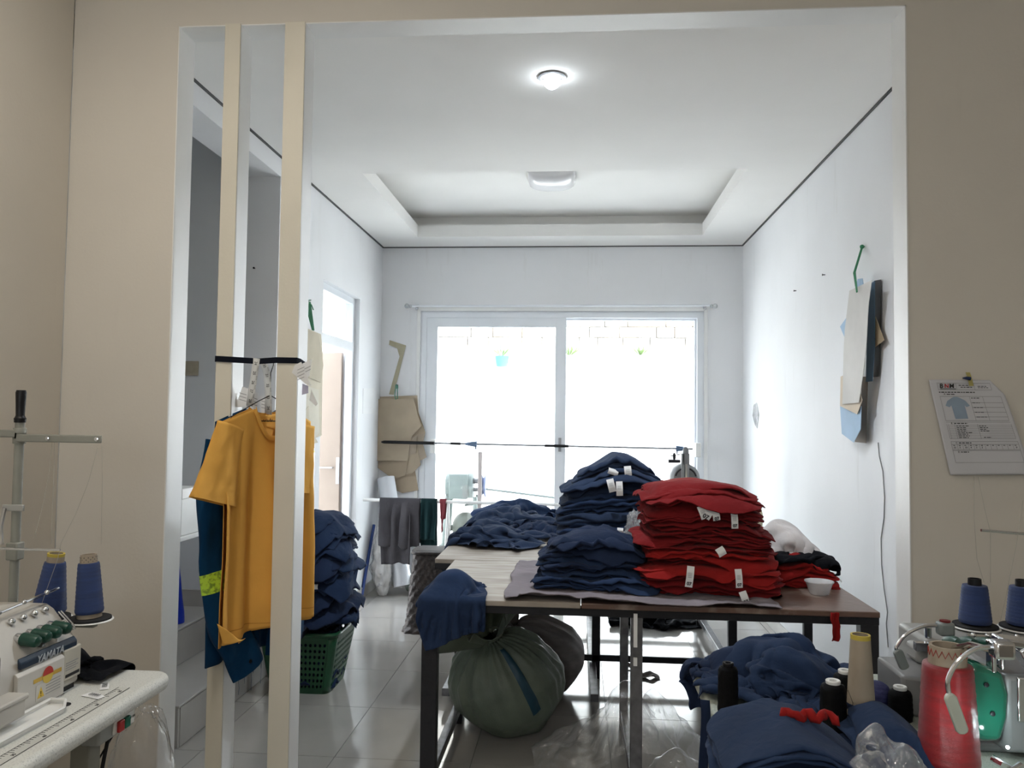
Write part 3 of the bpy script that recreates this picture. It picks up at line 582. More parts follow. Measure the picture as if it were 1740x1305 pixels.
# ---- stack of folded garments
def stack(name, c, w, d, hts, warpf, mats, seed, lab, cat, group, layers=3, rough=.014, n=44, rotj=.08, shift=.012, labf=None, rip=.006, sk=None):
    z = 0; out = []; rnd = random.Random(seed); N = len(hts)
    for k, h in enumerate(hts):
        t = MB(); ww = w(k/N) if callable(w) else w; dd = d(k/N) if callable(d) else d
        slab_layers(t, ww+rnd.uniform(-.02, .02), dd+rnd.uniform(-.02, .02), z, h, layers, seed*100+k, warpf, rough, n, rot=rnd.uniform(-rotj, rotj), cx=rnd.uniform(-shift, shift), cy=rnd.uniform(-shift, shift), rip=rip, **((sk(k) if callable(sk) else sk) or {}))
        mt = mats[rnd.randrange(len(mats))]
        o = t.build(name, mt, smooth=True, ang=180, recalc=False, loc=c, **T(labf(k, N) if labf else lab % nth(k, N), cat, group)); out.append((o, z, h)); z += h
    bpy.context.view_layer.update()
    return out, z
def near(st, c, z):
    return min(st, key=lambda s: abs(c[2]+s[1]+s[2]/2-z))[0]
# red pile
rc = Vector((at(1200, 1010, 'y', 3.42).x, 3.44, H+.006))
def warp_red(x, y, z, r):
    t = min(1, max(0, z/.40)); dome = .055*t*(1-((x+.03)/.27)**2*1.0-((y)/.22)**2*.35)
    bulge = 1+.06*math.sin(t*2.8)-.11*max(0, t-.6); sk = .045*(1-t)**2*(x/.22)
    z2 = z+dome+.010*nz(x*5, y*5, z*3, 2)+.008*t*nz(x*11, y*9, z*16, 6)
    return (x*bulge+sk+.02*nz(z*5, y*3, 1, 3)-.018*t, y*bulge+.012*nz(x*6, z*8, 2, 1), max(.002, z2))
RST, zt_ = stack('red_garment', rc, lambda t: .455, .36, [.020+.014*((k*7) % 3)/1.6 for k in range(14)], warp_red, [RED, RED, RED2], 11, 'folded red cotton garment, %s in the tall red pile', 'garment', 'folded red garments', 3, .020, 56, .05, .014, rip=.012)
yf = rc.y-.235
for px, py, w, h, tl, yw_, tx in ((1190, 860, 12, 22, .35, 0, None), (1206, 864, 16, 18, -.5, 0, '07'), (1214, 866, 12, 18, .2, .1, '07'), (1247, 869, 11, 28, .05, 0, '07'), (1221, 931, 14, 14, .5, .2, None), (1174, 962, 12, 34, -.12, 0, '07'), (1254, 967, 11, 30, .06, 0, '07'), (1261, 1005, 12, 20, .3, .1, '07')):
    p = at(px, py, 'y', yf-(.02 if py > 920 else -.01)); s = (yf+.02)/FPX; tag_strip(near(RST, rc, p.z), p, w*s, h*s, tl, yw_, txt=tx)
# tall navy stack
bc = Vector((at(1047, 900, 'y', 4.05).x, 4.10, H+.004))
def warp_blue(x, y, z, r):
    t = min(1, max(0, z/.46)); dome = .095*t*t*(math.exp(-((x-.04)/.17)**2)-.62*abs(x+.02)/.27)*(1-.3*(y/.2)**2)
    left = max(0, (-x-.16)/.12); z2 = z+dome+.012*nz(x*5, y*5, z*3, 9)+.010*t*nz(x*12, y*10, z*14, 4)-.01*left*left
    b = 1+.05*math.sin(t*3)-.16*max(0, t-.55); return (x*b+.022*nz(z*6, y*3, 1, 5)+.02*t*0, y*b+.014*nz(x*5, z*7, 2, 8), max(.002, z2))
BST, zb_ = stack('navy_garment', bc, lambda t: .55 if t < .9 else .46, .40, [.034+.008*(k % 3) for k in range(11)], warp_blue, [NAVY2, NAVYL], 21, 'folded navy blue garment, %s in the tall navy stack', 'garment', 'folded navy garments in the tall stack', 2, .022, 60, .07, .016, rip=.014)
yf = bc.y-.26
for px, py, w, h, tl, yw_, tx in ((1036, 814, 12, 22, .25, 0, None), (1052, 818, 11, 24, .05, 0, None), (1066, 792, 12, 18, .1, 0, None), (1043, 797, 18, 10, -.3, .2, None), (1104, 851, 11, 6, .05, 0, None), (1054, 897, 10, 8, -.05, 0, None)):
    p = at(px, py, 'y', yf+(.06 if py < 800 else 0)); s = yf/FPX; tag_strip(near(BST, bc, p.z), p, w*s, h*s, tl, yw_, txt=tx)
# low navy pile at the front
fc = Vector((at(1003, 990, 'y', 3.42).x, 3.44, H+.012))
def warp_low(x, y, z, r):
    t = min(1, z/.19); b = 1.0-.28*t; z2 = z+.035*t*(1-(x/.2)**2)+.018*nz(x*6, y*6, z*4, 12)+.012*t*nz(x*13, y*11, z*9, 2)
    return (x*b+.012*t+.016*nz(z*9, y*4, 1, 7), y*b+.01*nz(x*7, z*7, 2, 3), max(.002, z2))
FST, _ = stack('navy_trousers', fc, .50, .34, [.020, .022, .024, .026, .03, .034, .034], warp_low, [NAVY2, NAVY], 31, 'folded navy garment, %s in the low pile on the mauve sheet', 'garment', 'folded navy garments in the low pile', 2, .02, 56, .12, .02, rip=.016)
# ================================================================== MORE ON THE TABLES
boxA = ((AX0, AYF, 0.0), (AX1, AYB, H)); boxB = ((BX0, BYF, 0.0), (BX1, BYB, H))
crumple('draped_garment', (-.485, 3.185, H), (.32, .42), (42, 52), NAVY2, 3, .62, (.0, .03, .0, .085, .075, .085), (boxA,), None, 80, .05, rz=.15, drop=.10, wr=.006, **T('crumpled navy garment hanging over the front corner of the cutting table', 'garment'))
for nm, px, py, sz, mt, sd, sq, lp, rz_, lab in (
    ('crumpled_garment', 832, 921, (.85, .75), NAVYL, 5, .60, (0, .02, 0, .17, .14, .07), -.35, 'crumpled navy garment nearest the mauve sheet on the long table'),
    ('crumpled_garment', 872, 893, (1.0, .85), NAVYL, 6, .60, (0, 0, 0, .24, .16, .07), .1, 'rumpled navy garment in the middle of the long table'),
    ('crumpled_garment', 862, 876, (1.1, .75), NAVY2, 7, .66, (0, 0, 0, .26, .12, .06), -.05, 'rumpled blue garment at the window end of the long table'),
    ('crumpled_garment', 925, 906, (.85, .60), NAVY, 9, .64, (0, 0, 0, .18, .10, .05), .3, 'flattened navy garment touching the tall navy stack')):
    p = at(px, py, 'z', H); crumple(nm, (p.x, p.y, H), sz, (48, 42), mt, sd, sq, lp, (boxA, boxB), None, 70, .06, rz=rz_, **T(lab, 'garment', 'crumpled navy garments on the long table'))
# mixed pile at the right end of the cutting table
def warp_r2(x, y, z, r): return (x*(1-.15*z/.1)+.02*nz(z*14, y*5, 1, 3), y+.012*nz(x*9, z*9, 2, 6), max(.001, z+.02*nz(x*8, y*7, z*5, 14)*z/.06-.03*max(0, (x-.06)/.09)**2*(z/.1)))
c2 = Vector((at(1360, 1000, 'y', 3.60).x, 3.63, H)); stack('bright_red_garment', c2, .27, .27, [.032, .034, .036], warp_r2, [RED2], 41, 'folded bright red garment, %s under the black cloth', 'garment', 'folded bright red garments under the black cloth', 2, .014, 48, .08, .01, rip=.014)
crumple('black_cloth', (c2.x+.0, c2.y-.01, H+.105), (.40, .30), (40, 30), BLACKC, 15, .62, None, (((c2.x-.12, c2.y-.12, H), (c2.x+.12, c2.y+.12, H+.100)), boxA), None, 60, .04, solid=.006, drop=.05, **T('bunched black cloth lying on the bright red garments', 'cloth'))
pw = at(1335, 945, 'y', 3.80); crumple('white_cloth', (pw.x-.02, 3.80, H), (.60, .50), (44, 40), WHITEC, 17, .52, (0, 0, .08, .13, .10, .13), (boxA, boxB), None, 70, .06, wr=.026, drop=.16, **T('crumpled off-white cloth heaped behind the black cloth', 'cloth'))
pw = at(1296, 935, 'y', 3.84); crumple('red_offcut', (pw.x, 3.90, H), (.40, .26), (30, 26), RED, 19, .6, (0, 0, .06, .09, .06, .13), (boxA, boxB), None, 60, .05, drop=.2, **T('dark red offcut sticking up between red pile and white cloth', 'cloth'))
# bowl of scraps
p = at(1392, 1010, 'z', H); t = thing('plastic_bowl', 'small clear plastic bowl holding thread scraps on the cutting table', 'bowl', (p.x, p.y, H))
BOWL = film_mat('cloudy bowl plastic', (.92, .92, .92), .6, .55)
m = MB(); m.lathe([(.034, .001), (.038, .004), (.052, .045), (.058, .052), (.058, .055), (.050, .047), (.035, .006), (.001, .004)], 30, caps=False); m.build('bowl', BOWL, t, smooth=True)
m = MB(); random.seed(3)
for k in range(40): a, r = random.random()*6.3, random.uniform(0, .03); m.sphere((r*math.cos(a), r*math.sin(a), .008+random.random()*.01), random.uniform(.002, .006), 6, 4)
m.build('scraps', M('dark thread scraps', (.06, .05, .05), .8, .4, 60), t, kind='stuff')
p = at(1288, 1017, 'z', H); t = thing('bobbin_case', 'tiny dark metal bobbin case lying before the red pile', 'bobbin case', (p.x, p.y, H))
m = MB(); m.lathe([(.008, 0), (.009, .002), (.009, .010), (.004, .012)], 16); m.build('body', DARKMET, t, smooth=True); m = MB(); m.tube([(.0, 0, .008), (.014, .004, .012)], .002, 6); m.build('latch', CHROME, t)
# red strip hanging under the table edge
def strip(name, p0, L, w, mat, seed, label, cat, amp=.01, frays=5, parent=None, ydir=0, solid=.003):
    m = MB(); n = 22
    for k in range(n):
        t_ = k/(n-1); dx = amp*nz(t_*3, seed, 0, 2); dy = amp*.7*nz(t_*2.5, seed+5, 1, 3)-ydir*t_
        for s in range(frays+1): u = s/frays-.5; m.v.append((p0[0]+dx+u*w*(1-.15*t_), p0[1]+dy+.006*math.sin(u*7+t_*3), p0[2]-L*t_*(1+(.06*nz(u*20, seed) if k == n-1 else 0))))
    for k in range(n-1):
        for s in range(frays): i = k*(frays+1)+s; m.f.append((i, i+1, i+frays+2, i+frays+1))
    return m.build(name, mat, parent, smooth=True, ang=180, solid=solid, recalc=False, **T(label, cat))
p = at(1417, 1026, 'y', AYF+.005); strip('red_strip', (p.x, AYF-.006, H-.005), .105, .030, RED2, 2, 'frayed red cloth strip hanging from the cutting table edge', 'cloth strip')
# clear bag wedged between the piles and a pale packet behind the low pile
FILM = film_mat('clear plastic film'); FILM2 = film_mat('dusty plastic film', (.93, .93, .94), .4, .22)
def film_blob(name, c, r, seed, label, mat=FILM, rough=.35, n=(44, 30), cat='plastic bag', parent=None, flat=True):
    m = MB()
    def fn(u, v):
        a, b = u*2*PI, v*PI; d = Vector((math.sin(b)*math.cos(a), math.sin(b)*math.sin(a), -math.cos(b)))
        k = 1+rough*(abs(mnoise.noise(d*2.1+Vector((seed, 0, 0))))-.25)+rough*.5*(abs(mnoise.noise(d*5+Vector((0, seed, 0))))-.2)+rough*.2*mnoise.noise(d*13)
        z = d.z*r[2]*k
        return (c[0]+d.x*r[0]*k, c[1]+d.y*r[1]*k, c[2]+max(-r[2]*.86, z) if flat else c[2]+z)
    m.grid(fn, n[0], n[1], True); return m.build(name, mat, parent, smooth=True, ang=50, **T(label, cat))
p = at(1083, 918, 'y', 3.66); film_blob('clear_bag', (p.x, 3.68, H+.13), (.065, .07, .152), 2, 'clear crinkled plastic bag wedged between navy stack and red pile', FILM2)
p = at(957, 925, 'y', 3.66); crumple('plastic_packet', (p.x, 3.70, H+.01), (.16, .18), (22, 24), FILM2, 23, .75, (0, 0, .03, .05, .05, .10), (boxA,), None, 50, .03, solid=0, drop=.1, **T('pale plastic packet sticking up behind the low navy pile', 'plastic bag'))
# cream container behind the red pile
p = at(1277, 890, 'y', 4.3); t = thing('cream_jug', 'cream plastic canister half hidden behind the red pile', 'canister', (p.x-.03, 4.3, H))
CR2 = M('cream plastic', (.60, .55, .40), .45, .06, 8)
m = MB(); m.prism([(.075*abs(math.cos(a))**.5*(1 if math.cos(a) > 0 else -1), .06*abs(math.sin(a))**.5*(1 if math.sin(a) > 0 else -1)) for a in np.linspace(0, 2*PI, 32, endpoint=False)], 0, .22); m.lathe([(.06, .22), (.055, .245), (.03, .262), (.028, .28)], 24); m.build('body', CR2, t, bevel=.008)
m = MB(); m.lathe([(.031, .278), (.031, .298), (.027, .30)], 20); m.build('cap', BLACKP, t, smooth=True)
m = MB(); m.tube([(.03, .0, .27), (.07, 0, .26), (.082, 0, .20), (.075, 0, .14)], .009); m.build('handle', CR2, t, smooth=True)
# straight knife cutting machine
yk = 5.55; p = at(1163, 812, 'y', yk); t = thing('cloth_cutter', 'grey straight knife cloth cutting machine with round motor beside the window', 'machine', (p.x, yk, H)); zc = p.z-H; sc = yk/FPX
MOT = M('grey motor casting', (.20, .205, .21), .45, .1, 12, .05, 60, metal=.3)
m = MB(); m.box((0, .0, .012), (.16, .26, .018)); m.build('base_plate', RAWMET, t, bevel=.006)
m = MB(); m.lathe([(.02, -.05), (24*sc*.9, -.05), (24*sc, -.035), (24*sc, .06), (24*sc*.8, .09), (.02, .09)], 36, m=xf((0, 0.03, zc), (PI/2, 0, 0))); mo = m.build('motor', MOT, t, smooth=True)
for a0, a1 in ((.25, 1.2), (1.95, 2.9)): m = MB(); m.tube([(17*sc*math.cos(a), -.065, zc+17*sc*math.sin(a)) for a in np.linspace(a0, a1, 8)], .006, 6); m.build('vent_slot', DARKMET, mo)
m = MB(); m.box((-.02, -.07, (zc+.16)/2+.02), (.022, .02, zc+.14)); m.box((.012, -.07, (zc+.14)/2), (.016, .016, zc+.14)); m.build('standard', M('grey guide steel', (.3, .31, .32), .35, metal=.6), t, bevel=.003)
m = MB(); m.b2((-.006, -.085, .02), (.008, -.081, zc+.1)); m.build('blade', CHROME, t)
m = MB(); m.box((0, -.06, zc+.13), (.05, .04, .08)); m.lathe([(.022, 0), (.02, .03), (.008, .05)], 14, c=(0, -.06, zc+.165)); m.build('knife_head', MOT, t, bevel=.005)
m = MB(); m.box((-.075, -.05, zc+.115), (.08, .03, .022)); m.tube([(-.02, -.05, zc+.165), (-.10, -.05, zc+.15)], .004, 6); m.lathe([(.008, 0), (.011, .01), (.011, .03), (.006, .045)], 12, c=(-.075, -.05, zc+.126)); m.build('handle', DARKMET, t, bevel=.003)
m = MB(); m.tube([(-.12, -.05, zc-.02), (-.09, -.08, zc-.07), (-.05, -.09, zc-.10), (.01, -.09, zc-.095)], .0025, 6); m.build('wire', WHITEP, t)
# ================================================================== UNDER THE TABLES
def sack(name, c, R, seed, mat, label, axis, neck=.16, pleats=26, pa=.05, ruffle=.13, stripe=None, flatz=0, tie=None, sq=1.0):
    """a tied sack: a heavy round body gathered in pleats at a neck along axis, with the loose mouth beyond it"""
    t = thing(name, label, 'sack', (c[0], c[1], 0)); ax = Vector(axis).normalized(); e1 = ax.orthogonal().normalized(); e2 = ax.cross(e1); C = Vector((0, 0, c[2]))
    def body(u, v, off=0):
        a = u*2*PI; th = v*PI*.985+.02; w_ = math.exp(-(v/.42)**2)
        rr = math.sin(th)**.82; h = math.cos(th); hump = h if h < 0 else h*.92+.22*w_*max(0, h)**3
        cs = Vector((math.cos(a), math.sin(a), 0)); pl = 1+pa*2.2*w_*(.5-2*abs(mnoise.noise(cs*3.1+Vector((0, 0, seed)))))+pa*.8*w_*(.4-2*abs(mnoise.noise(cs*7+Vector((0, v*1.5, seed)))))
        rr = max(rr*pl, neck*.55*(1+.3*math.sin(a*pleats)))
        d = (e1*math.cos(a)+e2*math.sin(a))*rr
        q = Vector((d.x*R[0], d.y*R[1], d.z*R[2]))+Vector((ax.x*R[0], ax.y*R[1], ax.z*R[2]))*hump
        k = 1+.20*mnoise.noise(q*3.2+Vector((seed, 0, 0)))+.07*(.3-abs(mnoise.noise(q*7+Vector((0, seed, 0)))))+.035*(.3-abs(mnoise.noise(q*15)))
        q = q*(k+off)+C
        if q.z < .004+abs(off)*.02: q.z = .004+abs(off)*.02+.02*max(0, mnoise.noise(q*9))*0
        return q
    m = MB(); m.grid(body, 150, 64, True); m.build('body', mat, t, smooth=True, ang=180, recalc=False)
    top = body(.0, .0)*.5+body(.5, .0)*.5
    def mouth(u, v):
        a = u*2*PI; rr = R[0]*neck*(.55+1.7*v**.8*(1+.25*math.sin(a*5+seed)))*(1+.16*math.sin(a*pleats/2+v*2)); d = (e1*math.cos(a)*1.25+e2*math.sin(a)*.6)*rr
        return top+d+ax*(ruffle*v*(1+.25*math.sin(a*3+seed)))+Vector((.02*math.sin(a*7)*v, 0, .012*math.sin(a*11)*v))
    m = MB(); m.grid(mouth, 90, 12, True); m.build('mouth', mat, t, smooth=True, ang=180, solid=.003, recalc=False)
    m = MB(); m.tube([top+ax*.01+(e1*math.cos(a)+e2*math.sin(a))*R[0]*neck*.62 for a in np.linspace(0, 2*PI, 20, endpoint=False)], .007, 6, closed=True); m.build('tie', tie or mat, t, smooth=True)
    if stripe:
        m = MB(); m.grid(lambda u, v: body(stripe[0]+(u-.5)*stripe[1], stripe[2]+v*(stripe[3]-stripe[2]), .006), 5, 40); m.build('stripe', stripe[4], t, smooth=True, ang=180, recalc=False)
    return t
SACK = M('grey green woven plastic', (.15, .185, .145), .42, .10, 5, .25, 180, spec=.45); SACK2 = M('grey brown plastic sack', (.19, .17, .165), .45, .15, 6, .2, 120, stretch=(1, 1, 5))
STRB = M('blue woven stripe', (.015, .065, .10), .45, .1, 20)
STRIPE_U = .70
sack('woven_sack', (at(865, 1140, 'y', 3.86).x, 3.90, .225), (.265, .235, .225), 4, SACK, 'bulging grey green woven sack tied at the neck under the table', (-.30, -.30, .9), neck=.36, pleats=22, pa=.07, ruffle=.13, stripe=(STRIPE_U, .032, .12, .60, STRB))
sack('striped_sack', (at(926, 1080, 'y', 4.42).x, 4.42, .20), (.20, .17, .20), 9, SACK2, 'grey brown sack with bunched folds behind the woven sack', (-.75, -.2, .65), neck=.2, pleats=20, pa=.06, ruffle=.05)
p = at(1110, 1062, 'z', 0); crumple('floor_cloth', (p.x, p.y+.1, 0), (.85, .60), (50, 40), BLACKC, 27, .62, (-.08, 0, 0, .22, .12, .10), (), 0, 70, .06, solid=.005, **T('heap of black cloth lying on the floor beneath the long table', 'cloth'))
for px, py, s, lab in ((1102, 1152, .05, 'torn brown scrap on the floor between the table rails'), (1066, 1135, .03, 'tiny grey lint scrap on the floor beneath the table')):
    p = at(px, py, 'z', 0); crumple('floor_scrap', (p.x, p.y, 0), (s*2.2, s*1.8), (12, 10), M('brown paper scrap', (.12, .10, .09), .8), int(px), .6, None, (), 0, 40, .03, solid=.001, drop=.02, **T(lab, 'scrap', 'scraps on the floor'))
# clear plastic bags on the floor
def film_tent(name, pk, size, n, seed, label, hts, boxes=()):
    rs = np.random.RandomState(seed); nu, nv = n; u, v = np.meshgrid(np.linspace(-.5, .5, nu), np.linspace(-.5, .5, nv))
    def hf(x, y):
        h = np.zeros_like(x)
        for cx, cy, hh, s in hts: h = np.maximum(h, hh*np.clip(1-np.hypot((x-cx)/s, (y-cy)/(s*.8)), 0, 1)**1.15)
        return h
    Z = np.array([[mnoise.noise(Vector((a*9, b*9, seed))) for a, b in zip(ra, rb)] for ra, rb in zip(u, v)])
    rest = np.stack([u*size[0]*1.18, v*size[1]*1.18, 0*u], -1); P = np.stack([pk[0]+u*size[0]*.95, pk[1]+v*size[1]*.95, .42+Z*.05], -1)
    A_ = drape(P, 60, 9, boxes, (), 0, None, rest, .4, thick=.004, fric=.7, hfun=hf)
    A_ = wrinkle(A_, rest*1.6, .012, seed); A_[..., 2] = np.maximum(A_[..., 2], .003)
    return sheet_obj(name, A_, FILM, solid=0, **T(label, 'plastic bag'))
q = at(1060, 1255, 'z', 0)
film_tent('clear_sack', (at(1010, 1280, 'z', 0).x, 3.50), (.50, .42), (50, 44), 3, 'crinkled clear plastic bag slumped on the floor under the table', [(at(1070, 1145, 'y', 3.5).x-.02, 3.5, .37, .30), (at(960, 1230, 'y', 3.5).x, 3.48, .16, .22), (at(1000, 1230, 'y', 3.45).x, 3.45, .22, .25)])
film_tent('clear_sack', (at(1150, 1290, 'y', 3.35).x, 3.42), (.34, .50), (42, 48), 7, 'crinkled clear plastic bag spread beside the middle table leg', [(at(1112, 1160, 'y', 3.5).x, 3.55, .32, .32), (at(1150, 1270, 'y', 3.3).x, 3.3, .16, .25)])
# ================================================================== BACK OF THE ROOM
# drying rack with its hanging things
yr = 6.35; r0, r1 = at(617, 849, 'y', yr), at(985, 853, 'y', yr); zr = r0.z
t = thing('drying_rack', 'white rail rack with garments hanging before the sliding window', 'clothes rack', (0, yr, 0))
m = MB(); m.tube([(r0.x, 0, zr), (r1.x, 0, zr-.01)], .013, 12); m.build('rail', WHITEP, t, smooth=True)
for x in (-1.02, -.12):
    for s in (-1, 1): m = MB(); m.tube([(x, 0, zr-.01), (x, s*.22, .012)], .011, 10); m.build('leg', WHITEP, t, smooth=True)
    m = MB(); m.tube([(x, -.12, .40), (x, .12, .40)], .008, 8); m.build('brace', WHITEP, t, smooth=True)
xu = at(815, 800, 'y', yr).x; m = MB(); m.b2((xu-.016, .018, 0.0), (xu+.016, .03, at(815, 768, 'y', yr).z)); m.build('upright', M('pinkish white lath', (.62, .56, .54), .5), t, bevel=.003)
def hung(name, px0, px1, zf, zb, mat, seed, label, cat='garment', y=yr, z=None, amp=.018, group=None, skew=0.):
    """cloth folded over a rail: back part, over the top, front part"""
    x0, x1 = at(px0, 849, 'y', y).x, at(px1, 849, 'y', y).x; z = z or zr; nu, nv = 40, 50
    def fn(u, v):
        L = zf+zb; s = v*L-zb; x = x0+u*(x1-x0); t_ = abs(s); f = min(1, t_/.12); side = -1 if s > 0 else 1
        x += .012*nz(s*5, u*4, seed)*f+skew*max(0, s)*(u-.5); yy = y+side*(.017+.004*f)+amp*f*(math.sin(u*11+seed+s*1.5)*.6+nz(u*5, s*3, seed, 4))*(.5 if side > 0 else 1)-(.01*f if side < 0 else 0)
        if t_ < .027: a = s/.027*PI/2; yy = y-math.sin(a)*.019; zz = z+.019*math.cos(a)
        else: zz = z-t_+.02+.012*nz(u*6, seed, 1, 2)*f
        return (x, yy, zz+(.03*nz(u*4, 9, seed, 7) if s > zf*.8 else 0))
    m = MB(); m.grid(fn, nu, nv); return m.build(name, mat, smooth=True, ang=180, solid=.004, recalc=False, **T(label, cat, group))
hung('grey_trousers', 646, 715, .38, .36, GREYC, 3, 'charcoal grey trousers folded over the white rail', amp=.02)
hung('grey_shorts', 650, 700, .50, .2, GREYC, 6, 'longer charcoal garment hanging beneath the folded trousers on the rail', y=yr+.0, z=zr-.021, amp=.012)
hung('green_garment', 716, 743, .33, .40, DGREEN, 5, 'dark green garment folded over the white rail', amp=.012)
hung('red_ribbon', 747, 759, .25, .16, M('dark red ribbon', (.16, .01, .02), .7), 8, 'dark red ribbon looped over the white rail', 'ribbon', amp=.004, skew=-.3)
# telescopic pole clipped to the window
yp = 6.86; a, b = at(648, 751, 'y', yp), at(1225, 764, 'y', yp)
t = thing('telescopic_pole', 'long thin telescopic pole with black ends fixed across the window', 'pole', (0, yp, 0))
def on(k): return (a.x+(b.x-a.x)*k, 0, a.z+(b.z-a.z)*k)
m = MB(); m.tube([on(.13), on(.92)], .0085, 10); m.build('rod', M('steel rod', (.30, .31, .33), .4, metal=.5), t, smooth=True)
for k0, k1 in ((0, .16), (.905, 1.0)): m = MB(); m.tube([on(k0), on(k0+(.008 if k0 == 0 else 0)), on(k1-(.008 if k0 else 0)), on(k1)], [.006, .014, .014, .006], 10); m.build('grip', BLACKP, t, smooth=True)
CONB = M('dusty blue plastic', (.10, .16, .26), .5)
for k, s in ((.285, -1), (.875, 1)):
    c = Vector(on(k)); m = MB(); m.tube([c+Vector((s*.09, 0, 0)), c+Vector((s*.03, 0, 0)), c-Vector((s*.01, 0, 0))], [.010, .022, .026], 12); m.box(c+Vector((-s*.0, 0, -.03)), (.012, .012, .03)); m.build('connector', CONB, t, smooth=True)
m = MB(); m.tube([on(.21), on(.24)], .012, 10); m.tube([on(.49), on(.56)], .013, 10); m.build('sleeve', BLACKP, t, smooth=True)
for px in (735, 1187): x = at(px, 757, 'y', yp).x; m = MB(); m.b2((x-.022, .0, a.z-.09), (x+.022, .10, a.z+.03)); m.build('wall_clip', WHITEP, t, bevel=.004)
# cardboard patterns on the back wall
CARD = [M('brown pattern card %d' % i, c, .8, .06, 5, .05, 80) for i, c in enumerate(((.46, .38, .28), (.40, .32, .23), (.43, .36, .28)))]
def card(name, pts, ax, val, th, mat, label, cat='pattern', group=None, bend=0, parent=None):
    """flat sheet cut to an outline traced on the plane where it hangs; it has its own place and thickness"""
    P_ = [at(x, y, ax, val) for x, y in pts]; i = 'xyz'.index(ax); n = len(P_); m = MB(); o = Vector((0, 0, 0)); o[i] = -th if ax == 'y' else (th if val < 0 else -th)
    m.v = [tuple(p) for p in P_]+[tuple(p+o) for p in P_]; m.f = [tuple(range(n)), tuple(range(2*n-1, n-1, -1))]+[(k, (k+1) % n, n+(k+1) % n, n+k) for k in range(n)]
    tg = T(label, cat, group) if label else {}
    return m.build(name, mat, parent, **tg)
GRP = 'cardboard patterns on the back wall'
for k, (pts, lab) in enumerate((
    ([(646, 674), (709, 672), (711, 700), (723, 735), (719, 750), (715, 770), (700, 790), (648, 788)], 'widest brown card pattern, hanging against the back wall'),
    ([(664, 811), (705, 798), (711, 833), (684, 838), (665, 830)], 'lowest brown card pattern above the white paper roll'),
    ([(700, 742), (722, 736), (718, 752), (725, 777), (714, 783), (706, 760)], 'narrow brown card pattern jutting toward the window frame'),
    ([(690, 760), (710, 764), (715, 790), (701, 804), (690, 806)], 'kinked brown card pattern hanging beside the pointed one'),
    ([(643, 780), (694, 780), (689, 808), (668, 814), (642, 795)], 'pointed brown card pattern peeping from under the front one'),
    ([(692, 745), (708, 742), (707, 770), (690, 774)], 'small brown card pattern tucked behind the front one'),
    ([(641, 678), (702, 678), (716, 724), (701, 740), (696, 756), (693, 783), (641, 783), (639, 722)], 'front brown card pattern with an angled armhole edge'))):
    card('card_pattern', pts, 'y', YB-.012-.007*k, .004, CARD[k % 3], lab, 'pattern', GRP)
p = at(676, 660, 'y', YB); t = thing('green_hook', 'green cord loop on a nail holding the brown card patterns', 'hook', (p.x, YB, p.z)); TEALP = M('green cord', (.06, .26, .17), .6)
m = MB(); m.tube([(0, -.002, .03), (0, -.07, .032)], .003, 8); m.build('nail', RAWMET, t); m = MB(); m.tube([(-.006, -.06, .03), (-.012, -.062, -.06), (-.002, -.066, -.10), (.014, -.066, -.09), (.010, -.062, 0), (.002, -.06, .03)], .004, 6, closed=True); m.box((.008, -.062, .01), (.014, .012, .03)); m.build('cord', TEALP, t, smooth=True)
pts = [(662, 578), (690, 587), (669, 671), (661, 670), (679, 606), (675, 592), (661, 586)]
card('hip_curve_ruler', pts, 'y', YB-.004, .003, M('yellowed acrylic ruler', (.40, .36, .24), .3, .05, 20), 'yellowed angled tailor ruler hanging above the brown card patterns', 'ruler')
card('wall_note', [(617, 660), (636, 659), (635, 704), (616, 703)], 'x', XL+.001, .0012, TAG, 'small white paper note stuck beside the side door', 'paper')
# rolls and bags in the corner
p0, p1 = at(655, 812, 'y', 6.83), at(690, 1010, 'z', 0); t = thing('paper_roll', 'white paper roll leaning in the corner under the card patterns', 'paper roll', (p1.x-.03, p1.y, 0))
dv = Vector((p0.x, 6.84, p0.z))-t.location; m = MB(); m.tube([(0, 0, .07), dv*.3+Vector((0, 0, .045)), dv], [.075, .075, .075], 24); m.build('roll', M('white roll paper', (.72, .74, .78), .6, .03, 6), t, smooth=True)
m = MB(); e = dv.normalized(); m.tube([dv+e*.001, dv+e*.006], .02, 14); m.build('core', CARD[1], t)
m = MB(); m.grid(lambda u, v: Vector((0, 0, .07))+dv*v*.62+(Vector((math.cos(u*6.283), math.sin(u*6.283), 0)))*(.082+.010*nz(math.cos(u*6.3)*2, v*9, math.sin(u*6.3)*2)), 32, 24, True); m.build('wrapper', FILM, t, smooth=True)
t = thing('scrap_bag', 'tall clear bag stuffed with white scraps standing in the corner', 'plastic bag', (at(650, 1012, 'z', 0).x, at(650, 1012, 'z', 0).y, 0))
SCR = M('white cloth scraps', (.66, .64, .62), .85, .3, 14, .6, 40, col2=(.12, .12, .16), contrast=(.30, .38))
def bagf(k): return lambda u, v: ((.085*k+.030*nz(math.cos(u*6.283)*2.5, v*9, math.sin(u*6.283)*2.5, 3)+.012*nz(math.cos(u*6.283)*6, v*22, math.sin(u*6.283)*6, 3))*math.cos(u*6.283)*math.sin(min(1, .25+v*2.2)*PI/2)*(1-.55*max(0, v-.6)/.4)-.03*v, (.075*k+.028*nz(math.cos(u*6.283)*2.5, v*9, math.sin(u*6.283)*2.5, 3))*math.sin(u*6.283)*math.sin(min(1, .25+v*2.2)*PI/2)*(1-.55*max(0, v-.6)/.4)+.05*v, .004+v*.56)
